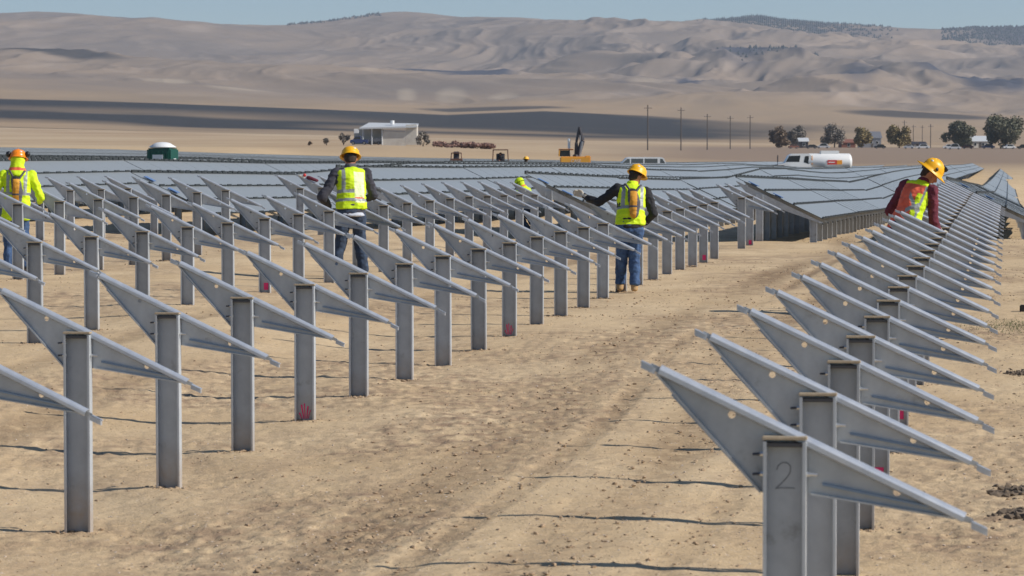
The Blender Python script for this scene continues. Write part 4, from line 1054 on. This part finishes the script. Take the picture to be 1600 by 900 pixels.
# ------------------------------------------------------------------ site vehicles, toilet, buildings
def wheel(root, x, y, z, r, w=.22, axis='x', sub='steel_grey'):
    v = V(w/2, 0, 0) if axis == 'x' else V(0, w/2, 0)
    ty = MB().m('tyre').tube(V(x, y, z)-v, V(x, y, z)+v, r, n=20).build('wheel', root)
    MB().m(sub).tube(V(x, y, z)-v*1.06, V(x, y, z)+v*1.06, r*.55, n=14).build('rim', ty)
def place(px, py, Z): p = at_z(px, py, Z); return V(p.x, p.y, tz(p.x, p.y))
def fit(px, ytop, Z, height):         # where a thing of this height must stand for its top to show at ytop
    p = at_z(px, ytop, Z); return V(p.x, p.y, p.z-height)

# portable toilet
Z = 110; zt = at_z(254, 221, Z); g = tz(zt.x, zt.y)
r_ = empty('portable_toilet', (zt.x, zt.y, g), YAW-R(14), 'dark green portable toilet with white domed roof standing among the panels', 'portable toilet')
hh = zt.z-g; w = .86
bd = MB().m('green_plastic').box((0, 0, hh*.44), (w, w, hh*.88), bev=.05)
for k in range(5): bd.box((-w/2+.12+k*(w-.24)/4, -w/2-.012, hh*.43), (.03, .03, hh*.8))
bd.build('cabin', r_)
MB().m('white_plastic').hull([((0, 0, hh*.90), (w*.55, w*.55, .05)), ((0, 0, hh*.945), (w*.36, w*.36, hh*.045))], 16).build('roof', r_, True)
dr = MB().m('green_plastic').box((0, -w/2-.03, hh*.42), (w*.62, .04, hh*.74), bev=.015).build('door', r_)
MB().m('white_plastic').box((0, -w/2-.055, hh*.70), (w*.44, .012, hh*.13)).build('door_sign', dr)
MB().m('white_plastic').box((w/2+.01, 0, hh*.62), (.02, .25, .3)).build('side_vent', r_)

# excavator
Z = 312; base = fit(898, 258, Z, 1.35); base.z = min(base.z, tz(base.x, base.y)+.1)
base = V(base.x, base.y, tz(base.x, base.y)); lift = at_z(898, 258, Z).z
u = lift-base.z                        # height of the deck's lower edge
r_ = empty('excavator', base, YAW, 'yellow excavator with raised dark boom among the panels', 'excavator')
tr = MB().m('dark_steel')
for s in (-1, 1): tr.hull([((-1.6, s*1.1, .35), (.35, .28, .35)), ((1.6, s*1.1, .35), (.35, .28, .35))], 10)
tr.box((0, 0, .5), (1.4, 1.9, .35)); tr.tube((0, 0, .5), (0, 0, u), .55, n=16); tr.build('undercarriage', r_)
dk = MB().m('machine').box((.05, 0, u+.42), (2.95, 2.4, .84), bev=.09).box((1.25, 0, u+.62), (.55, 2.3, .6), bev=.08).build('deck', r_)
tx = bpy.data.curves.new('lettering', 'FONT'); tx.body = 'CASE'; tx.size = .42; tx.extrude = .01; tx.align_x = 'CENTER'
dg = bpy.context.evaluated_depsgraph_get()
to = bpy.data.objects.new('tmp', tx); COL.objects.link(to); dg.update(); tme = bpy.data.meshes.new_from_object(to.evaluated_get(bpy.context.evaluated_depsgraph_get())); bpy.data.objects.remove(to)
tme.materials.append(M['white_paint']); to = bpy.data.objects.new('lettering', tme); COL.objects.link(to); to.parent = dk; to.location = (.1, -1.215, u+.26); to.rotation_euler = (R(90), 0, 0)
cb = MB().m('machine').box((-.85, -.5, u+1.52), (1.45, 1.1, .14), bev=.03)
for dx in (-.55, .52):
    for dy in (-1.0, 0.0): cb.m('dark_steel').tube((-1.0+dx, dy, u+.84), (-1.0+dx*.92, dy, u+1.46), .05, n=6)
cbo = cb.build('cab', r_)
MB().m('glass_dark').box((-1.0, -.5, u+1.15), (1.0, .92, .58)).build('window', cbo)
bmm = MB().m('dark_steel').path([V(.25, 0, u+.6), V(.75, .1, u+2.4), V(.75, .1, u+2.4)], .24, 8).tube(V(.75, .1, u+2.4), V(.45, .1, u+3.7), .22, .12, 8).build('boom', r_)
MB().m('dark_steel').path([V(.45, .1, u+3.7), V(.15, .1, u+2.2)], .12, 8).tube(V(.15, .1, u+2.2), V(.20, .1, u+.9), .14, .26, 8).build('stick', r_)
MB().m('steel_grey').path([V(.45, -.1, u+.8), V(.72, -.1, u+2.3)], .14, 8).path([V(.62, -.05, u+2.0), V(.5, -.05, u+2.9)], .06, 8).build('hydraulic_cylinder', bmm)
MB().m('white_paint').tube((-.55, .3, u+1.5), (-.55, .3, u+2.2), .13, n=8).hull([((-.55, .3, u+2.4), (.16, .16, .22))], 8).build('exhaust_stack', r_)
MB().m('dark_steel').hull([((.1, 0, u+.9), (.3, .35, .2)), ((.35, 0, u+.4), (.25, .35, .2))], 8).build('bucket', r_)

# white van
Z = 300; top = at_z(999, 245.5, Z); base = V(top.x, top.y, tz(top.x, top.y)); hv = top.z-base.z
r_ = empty('passenger_van', base, YAW+R(3), 'white van with dark windows parked beyond the panels', 'van')
hv = max(hv, 1.9); z1 = hv-.62
b = MB().m('white_paint').prism([(-2.5, .35), (-2.5, z1-.15), (-2.35, z1), (-1.75, z1+.02), (-1.25, hv-.08), (-1.0, hv), (1.95, hv), (2.2, hv-.08), (2.45, z1), (2.5, .35)], -.95, .95)
bo = b.build('body', r_)
MB().m('glass_grey').prism([(-1.68, z1+.06), (-1.22, hv-.15), (-.98, hv-.15), (-.98, z1+.06)], -.957, .957).build('window', r_)
for x0, x1 in ((-.86, .28), (.40, 1.62)): MB().m('glass_grey').box(((x0+x1)/2, 0, (z1+hv)/2-.04), (x1-x0, 1.914, hv-z1-.2)).build('window', r_)
MB().m('glass_grey').prism([(1.86, z1+.06), (1.86, hv-.16), (2.08, hv-.16), (2.33, z1+.06)], -.957, .957).build('window', r_)
for x in (-1.7, 1.6):
    for s in (-1, 1): wheel(r_, x, s*.85, .36, .36, .24, 'y')

# water tanker truck
Z = 400; top = at_z(1290, 235.5, Z); base = V(top.x, top.y, tz(top.x, top.y)); ht = top.z-base.z
bot = at_z(1290, 262, Z).z-base.z
r_ = empty('tanker_truck', base, YAW+R(2), 'white tanker truck with red and orange sign parked beyond the panels', 'truck')
s0 = F/Z; L_ = lambda px: (px-1290)/s0; zz = lambda py: at_z(1290, py, Z).z-base.z
tk = MB().m('white_paint').hull([((L_(1262), 0, (zz(241)+zz(264))/2), (.5, 1.15, (zz(240.5)-zz(266))/2)), ((L_(1326), 0, (zz(241)+zz(264))/2), (.45, 1.15, (zz(240.5)-zz(266))/2))], 20)
tko = tk.build('tank', r_, True)
MB().m('white_paint').box((L_(1296), 0, zz(238.5)), (L_(1312)-L_(1283), .8, zz(235.5)-zz(241.5)), bev=.05).build('hatch_walkway', tko)
sg = MB().m('red_sign').box((L_(1298.5), -1.17, zz(253.5)), (L_(1306)-L_(1291), .03, zz(250)-zz(257))).build('sign', tko)
MB().m('orange_sign').box((L_(1310), -1.17, zz(253.5)), (L_(1314)-L_(1306), .034, zz(250.2)-zz(256.8))).build('sign', tko)
MB().m('white_paint').box((L_(1297.5), -1.192, zz(253.5)), (L_(1303)-L_(1293), .014, (zz(252)-zz(255))*.45)).build('sign_stripe', sg)
cbx = MB().m('white_paint').prism([(L_(1214), zz(266)), (L_(1213), zz(257)), (L_(1225), zz(254.5)), (L_(1231), zz(243)), (L_(1236), zz(240.3)), (L_(1262), zz(240)), (L_(1266), zz(243)), (L_(1266), zz(268))], -1.1, 1.1).build('cab', r_)
MB().m('glass_dark').prism([(L_(1226), zz(253)), (L_(1231.5), zz(243.5)), (L_(1249), zz(243)), (L_(1247), zz(253))], -1.11, .9).build('windscreen', cbx)
MB().m('glass_dark').prism([(L_(1254), zz(253.5)), (L_(1256), zz(244)), (L_(1262), zz(243.5)), (L_(1262), zz(256))], -1.115, 1.115).build('window', cbx)
MB().m('dark_steel').box((L_(1215), 0, zz(260)), (L_(1224)-L_(1206), 2.2, zz(257.5)-zz(262.5)), bev=.04).build('bumper', cbx)
MB().m('dark_steel').box((L_(1213), -1.25, zz(248)), (.12, .2, zz(243)-zz(254))).tube((L_(1213), -1.2, zz(258)), (L_(1213), -1.2, zz(243)), .03).build('mirror', cbx)
MB().m('orange_sign').box((L_(1267), -1.12, zz(250)), (.1, .03, zz(244)-zz(258))).build('marker_strip', cbx)
for x in (L_(1226), L_(1300), L_(1318)):
    for s in (-1, 1): wheel(r_, x, s*.95, .5, .5, .3, 'y')
MB().m('dark_steel').box((L_(1275), 0, .75), (L_(1330)-L_(1218), .9, .25)).build('chassis', r_)

# utility cart and roll-cage loader
def cage(name, px, ytop, Z, wd, hg, material, label, cat, driver):
    top = at_z(px, ytop, Z); base = V(top.x, top.y, tz(top.x, top.y)); h = max(top.z-base.z, 1.6)
    r = empty(name, base, YAW, label, cat)
    fr_ = MB().m(material)
    for sx_ in (-1, 1):
        for sy_ in (-1, 1): fr_.tube((sx_*wd*.46, sy_*.5, h-hg), (sx_*wd*.42, sy_*.5, h-.06), .055 if driver else .04, n=6)
    fr_.box((0, 0, h-.04), (wd*.92, 1.15, .10), bev=.02); fr_.build('roll_cage', r)
    MB().m(material if not driver else 'dark_steel').box((0, 0, (h-hg)*.5+.2), (wd*1.1, 1.5, (h-hg)-.25), bev=.08).build('chassis', r)
    st = MB().m('grey_cloth').box((0, .2, h-hg+.15), (wd*.5, .45, .22), bev=.05).box((0, .4, h-hg+.45), (wd*.5, .12, .55), bev=.04).build('seat', r)
    MB().m('dark_steel').path([V(.1, -.45, h-hg), V(.1, -.3, h-hg+.3)], .03).build('steering_column', r)
    for sx_ in (-1, 1):
        for sy_ in (-1, 1): wheel(r, sx_*wd*.42, sy_*.75, .33, .33, .2, 'y')
    return r, h, base
cage('utility_cart', 713, 238.5, 290, 1.05, .62, 'rust', 'small brown utility cart with flat roof beyond the panels', 'utility cart', False)
rr, h_, bb = cage('loader', 782, 233.5, 290, 1.55, 1.1, 'rust', 'dark roll-cage loader with a driver seated inside', 'loader', True)
dpos = V(bb.x, bb.y, bb.z+h_-1.1+.02)
d_ = empty('person', dpos, YAW, 'driver in dark clothes seated inside the roll-cage loader', 'person')
b = MB().m('skin').hull([((0, .1, .05), (.17, .13, .1)), ((0, .1, .42), (.2, .12, .1))], 10).hull([((0, .08, .45), .06), ((0, .06, .60), .06)], 8).hull([((0, .05, .66), (.085, .10, .12))], 10)
for s in (-1, 1): b.hull([((s*.2, .08, .45), .05), ((s*.26, -.1, .22), .04)], 8); b.hull([((s*.26, -.1, .22), .04), ((s*.12, -.32, .28), .03)], 8); b.hull([((s*.09, .05, .05), .08), ((s*.12, -.35, .08), .06)], 8); b.hull([((s*.12, -.35, .08), .06), ((s*.12, -.40, -.3), .04)], 8)
remesh_shapes('body', b, .02, d_, ['skin'])
b = MB().m('black_cloth').hull([((0, .1, .02), (.19, .15, .1)), ((0, .1, .42), (.23, .15, .11))], 10)
for s in (-1, 1): b.hull([((s*.2, .08, .45), .07), ((s*.26, -.1, .22), .055)], 8); b.hull([((s*.26, -.1, .22), .055), ((s*.14, -.28, .27), .045)], 8)
remesh_shapes('jacket', b, .02, d_, ['black_cloth'])
MB().m('hat_band').hull([((0, .05, .74), (.12, .13, .07)), ((0, .05, .70), (.14, .15, .02))], 10).build('cap', d_, True)

# open-fronted shed
Z = 730; s0 = F/Z; c = place(603, 226, Z); g = c.z
X_ = lambda px: (px-603)/s0; zt = lambda py: at_z(603, py, Z).z-g
r_ = empty('farm_shed', c, YAW, 'pale metal farm shed with open bay at its left', 'shed')
dpt = 9.0
b = MB().m('cream_wall')
b.box((X_(615.5), 0, zt(213)/2+.0), (X_(634)-X_(597), .2, zt(200)), bev=0)          # closed bay front
b.prism([(X_(634), 0), (X_(651), 0), (X_(651), zt(194)), (X_(634), zt(195))], -.12, .10)
b.box((X_(650.6), dpt/2, zt(195)/2), (.2, dpt, zt(195))); b.box((X_(574), dpt*.6, zt(200)/2), (X_(597)-X_(552), .2, zt(201)*.98)); b.box((X_(597), dpt*.3, zt(201)/2), (.2, dpt*.6, zt(201)*.98))
b.build('wall', r_)
b = MB().m('grey_roof'); b.bm.clear()
q = [(X_(562), -.9, zt(199.5)), (X_(652), -.9, zt(197)), (X_(652), dpt, zt(192.5)), (X_(574), dpt, zt(191))]
b.bm.verts.ensure_lookup_table()
vs = [b.bm.verts.new(v) for v in q]; vs2 = [b.bm.verts.new((v[0], v[1], v[2]-.35)) for v in q]
b.bm.faces.new(vs); b.bm.faces.new(vs2[::-1])
for k in range(4): b.bm.faces.new((vs[(k+1) % 4], vs[k], vs2[k], vs2[(k+1) % 4]))
ro = b.build('roof', r_)
MB().m('white_paint').tube((X_(612), dpt*.5, zt(194)), (X_(612), dpt*.5, zt(188)), .45, n=10).build('roof_vent', ro)
for px in (567, 581, 597): MB().m('grey_roof').tube((X_(px), -.2, 0), (X_(px), -.2, zt(200)), .14, n=8).build('column', r_)
MB().m('white_paint').box((X_(557), -.5, zt(205)), (X_(561)-X_(553), .8, zt(202)-zt(209)), bev=.1).build('side_tank', r_)
v_ = empty('parked_pickup', c + V(*(Matrix.Rotation(YAW, 3, 'Z') @ V(X_(561), -2.2, 0))), YAW, 'blue pickup parked at the open left end of the shed', 'pickup')
MB().m('blue_car').prism([(-1.9, .4), (-1.9, 1.1), (-1.2, 1.2), (-.8, 1.9), (.5, 1.95), (.6, 1.2), (2.1, 1.15), (2.1, .4)], -.9, .9).build('body', v_)
MB().m('glass_dark').prism([(-1.05, 1.25), (-.72, 1.8), (.4, 1.82), (.45, 1.25)], -.91, .91).build('window', v_)
for x in (-1.2, 1.3):
    for s in (-1, 1): wheel(v_, x, s*.8, .38, .38, .25, 'y')
t2 = empty('farm_trailer', c + V(*(Matrix.Rotation(YAW, 3, 'Z') @ V(X_(585), 2.2, 0))), YAW, 'grey trailer stored inside the open bay of the shed', 'trailer')
MB().m('steel_grey').box((0, 0, 1.1), (3.2, 1.8, .9), bev=.1).build('body', t2)
for x in (-.9, .9): wheel(t2, x, -.85, .38, .38, .2, 'y')

# ------------------------------------------------------------------ plants: crowns of leaf clumps
def crown_mesh(name, root, n, R_, H_, cz, leaf, material, clumps=14, seed=0, hollow=.25, squash=1.0):
    r = np.random.default_rng(seed)
    cc = []
    for _ in range(clumps):
        d = r.normal(size=3); d /= np.linalg.norm(d); rr_ = r.uniform(.35, .85)
        cc.append((d[0]*R_*rr_, d[1]*R_*rr_, cz + d[2]*H_*rr_*.9, r.uniform(.28, .46)))
    cc = np.array(cc); idx = r.integers(0, clumps, n)
    d = r.normal(size=(n, 3)); d /= np.linalg.norm(d, axis=1)[:, None]; rad = r.uniform(hollow, 1, n)**.6
    P_ = cc[idx, :3] + d*rad[:, None]*cc[idx, 3][:, None]*np.array([R_, R_, H_])
    P_[:, 2] = np.maximum(P_[:, 2], cz-H_)
    a = r.normal(size=(n, 3)); a /= np.linalg.norm(a, axis=1)[:, None]; b_ = np.cross(a, r.normal(size=(n, 3))); b_ /= np.linalg.norm(b_, axis=1)[:, None]
    s = leaf*r.uniform(.6, 1.4, n)[:, None]
    Q = np.stack([P_-a*s, P_+b_*s*.6, P_+a*s, P_-b_*s*.6], 1)
    me = bpy.data.meshes.new(name); me.from_pydata(Q.reshape(-1, 3).tolist(), [], np.arange(n*4).reshape(n, 4).tolist()); me.materials.append(M[material])
    o = bpy.data.objects.new(name, me); COL.objects.link(o); o.parent = root; return o
def tree(px, ybase, Z, wpx, hpx, material, label, seed, n=2600, dens=1.0, leaf=.42):
    c = place(px, ybase, Z); s = F/Z; ytop = at_z(px, ybase-hpx, Z).z; h = (ytop-c.z)*1.05; rad = wpx/s/2*1.08
    r = empty('farm_tree', c, 0, label, 'tree', 'trees around the farmstead')
    rd = random.Random(seed)
    t = MB().m('bark').tube((0, 0, -.3), (rd.uniform(-.2, .2), 0, h*.45), h*.026, h*.015, 8)
    for k in range(7):
        a = rd.uniform(0, 6.28); t.tube((0, 0, h*rd.uniform(.18, .4)), (math.cos(a)*rad*.6, math.sin(a)*rad*.6, h*rd.uniform(.5, .85)), h*.015, h*.006, 6)
    t.build('trunk', r)
    crown_mesh('crown', r, int(n*dens*2.0), rad*1.02, h*.50, h*.47, leaf, material, 26, seed)
    return r
tree(1217, 231, 1250, 32, 31, 'leaf_brown', 'small brown tree at the left end of the farmstead', 1)
tree(1245, 231, 1300, 26, 35, 'leaf_grey', 'small grey-green tree just right of the brown one', 2, dens=.7)
tree(1304, 231, 1300, 42, 41, 'leaf_grey', 'bare grey rounded tree left of the farmhouse', 3, dens=.55)
tree(1347, 231, 1280, 30, 32, 'leaf_olive', 'olive-green tree directly in front of the farmhouse', 4, dens=.8)
tree(1405, 231, 1250, 40, 41, 'leaf_olive', 'yellow-brown pointed tree right of the farmhouse', 5)
tree(1498, 231, 1250, 46, 42, 'leaf_dark', 'round dark green tree over the white cars', 6, n=3600)
tree(1571, 231, 1200, 62, 56, 'leaf_dark', 'largest dark tree at the right end of the farmstead', 7, n=5200)
def bush(px, ybase, Z, wpx, hpx, material, label, seed, n=500, leaf=.3, name='bush'):
    c = place(px, ybase, Z); s = F/Z; h = hpx/s; r = empty(name, c, YAW, label, 'bush', 'bushes by the shed')
    st = MB().m('bark')
    rd = random.Random(seed)
    for k in range(7): a = rd.uniform(0, 6.28); st.tube((0, 0, -.1), (math.cos(a)*wpx/s*.3, math.sin(a)*.8, h*.8), .06, .02, 5)
    st.build('stems', r)
    o = crown_mesh('foliage', r, n, wpx/s/2, h*.5, h*.5, leaf, material, 9, seed); return r
labs = ['first from the shed', 'second from the shed', 'third from the shed', 'fourth from the shed', 'last and farthest from the shed']
bush(661, 227, 725, 26, 24, 'leaf_grey', 'tall bare grey bush beside the right wall of the shed', 11, 450)
for k, (px, w, h) in enumerate(((690, 30, 10), (706, 32, 11), (725, 34, 10), (745, 34, 11), (762, 30, 10))):
    bush(px, 228+.4*k*0, 700, w, h, 'twig_red', 'reddish-brown scrub bush, %s in its line' % labs[k], 20+k, 700)
bush(510, 226, 730, 10, 12, 'leaf_grey', 'lone small bush on the plain left of the shed', 31, 160)
bush(537, 226, 730, 18, 20, 'leaf_grey', 'thin bare bush just left of the shed', 32, 200)
bush(484, 226, 730, 8, 6, 'leaf_brown', 'tiny brown bush farthest left of the shed', 33, 90)

# farmhouse, outbuildings, cars around the farm
def house(px, ybase, Z, wpx, hpx, wallm, roofm, label, name='farmhouse', d=8, gable=.35, windows=2):
    c = place(px, ybase, Z); s = F/Z; w = wpx/s; h = at_z(px, ybase-hpx, Z).z-c.z
    r = empty(name, c, YAW+R(4), label, 'building'); hw = h*(1-gable)
    MB().m(wallm).box((0, d/2, hw/2-.1), (w, d, hw+.2)).build('wall', r)
    MB().m(roofm).prism([(-.4, hw-.05), (d/2, h), (d+.4, hw-.05), (d+.4, hw+.15), (d/2, h+.2), (-.4, hw+.15)], -w/2-.4, w/2+.4, axes='yz').build('roof', r)
    for k in range(windows):
        x = -w/2 + w*(k+.7)/(windows+.4)
        f = MB().m('white_paint').box((x, -.03, hw*.55), (1.1, .08, 1.2)).build('window', r); MB().m('glass_dark').box((x, -.08, hw*.55), (.9, .04, 1.0)).build('pane', f)
    MB().m('wood').box((w*.05, -.03, 1.0), (.95, .06, 2.1)).build('door', r)
    return r
house(1361, 231, 1330, 32, 25, 'steel_grey', 'steel_grey', 'two-storey farmhouse with pale grey roof behind the olive tree', gable=.4, windows=3)
house(1326, 231, 1310, 22, 13, 'brick_red', 'brick_red', 'low red-brown barn left of the farmhouse', 'barn', gable=.4, windows=1)
house(1256, 231, 1250, 14, 15, 'dark_steel', 'grey_roof', 'small dark outbuilding beside the grey-green tree', 'outbuilding', d=5, windows=1)
house(1530, 231, 1260, 30, 18, 'cream_wall', 'leaf_dark' if False else 'grey_roof', 'low pale house between the two dark trees', gable=.45)
house(1432, 231, 1280, 30, 9, 'cream_wall', 'dark_steel', 'long low white outbuilding right of the pointed tree', 'outbuilding', d=6, gable=.4)
def car(px, Z, material, label, tall=1.5, ln=4.4, yb=231.5):
    c = place(px, yb, Z); r = empty('parked_car', c, YAW+R(random.uniform(-12, 12)), label, 'car', 'cars parked around the farmstead')
    MB().m(material).prism([(-ln/2, .35), (-ln/2, .95), (-ln*.3, 1.0), (-ln*.16, tall), (ln*.25, tall), (ln*.4, 1.0), (ln/2, .9), (ln/2, .35)], -.85, .85).build('body', r)
    MB().m('glass_dark').prism([(-ln*.26, 1.02), (-ln*.14, tall-.1), (ln*.23, tall-.1), (ln*.33, 1.02)], -.86, .86).build('window', r)
    for x in (-ln*.3, ln*.3):
        for s in (-1, 1): wheel(r, x, s*.78, .33, .33, .2, 'y')
car(1268, 1200, 'dark_steel', 'dark car beside the small dark outbuilding'); car(1286, 1210, 'white_paint', 'white vehicle left of the bare grey tree', 1.9, 5.2)
car(1375, 1200, 'tyre', 'black car right of the farmhouse', 1.6); car(1420, 1190, 'white_paint', 'small white car below the pointed tree', 1.4, 4)
car(1442, 1190, 'white_paint', 'white pickup left of the round dark tree', 1.8, 5); car(1483, 1190, 'white_paint', 'white car below the round dark tree, nearer its left side', 1.7, 4.6); car(1491, 1150, 'white_paint', 'white van below the middle of the round dark tree', 2.1, 5)
car(1512, 1200, 'brick_red', 'red-brown car right of the round dark tree', 1.5); car(1544, 1200, 'blue_car', 'dark blue car left of the largest tree', 1.8, 5); car(1577, 1180, 'white_paint', 'white car under the largest tree', 1.7, 4.6); car(1599, 1180, 'tyre', 'black car at the right edge under the largest tree', 1.7, 4.6)
car(1240, 1200, 'brick_red', 'reddish car under the grey-green tree at the left of the farm', 1.4, 3.8)

# utility poles
def pole(px, ytop, ybot, Z, label, arms=False):
    c = place(px, ybot, Z); h = at_z(px, ytop, Z).z-c.z
    r = empty('utility_pole', c, YAW+R(20), label, 'utility pole', 'wooden utility poles on the plain')
    MB().m('wood').tube((0, 0, -.4), (0, 0, h), .20, .15, 8).build('pole', r)
    MB().m('wood').box((0, -.15, h-.9), (2.4, .12, .14)).build('crossarm', r)
    for x in (-1.05, -.45, .45, 1.05): MB().m('steel_grey').tube((x, -.15, h-.82), (x, -.15, h-.6), .06, .04, 6).build('insulator', r)
    return r, c, h
pl = [(1012, 164, 231, 900), (1064, 168, 233, 960), (1105, 178, 233, 1040), (1141, 181, 233, 1120), (1172, 180, 233, 1150)]
tops = []
for k, (px, a, b_, Z) in enumerate(pl):
    r, c, h = pole(px, a, b_, Z, ['tallest wooden utility pole, leftmost of the line', 'second wooden utility pole from the left end of the line', 'middle wooden utility pole of the line of five', 'fourth wooden utility pole from the left end of the line', 'fifth wooden utility pole, nearest the brown farm tree'][k]); tops.append(c+V(0, 0, h-.6))
for k, (px, a, b_, Z) in enumerate(((1413, 188, 231, 1400), (1427, 195, 231, 1500), (1441, 196, 231, 1560), (1454, 194, 231, 1300))):
    pole(px, a, b_, Z, ['utility pole at the right side of the pointed tree', 'thin utility pole right of the pointed tree, second of four', 'thin utility pole third of the four right of the pointed tree', 'utility pole between pointed tree and round dark tree'][k])
print('tables', ntab, 'objects', len(bpy.data.objects))
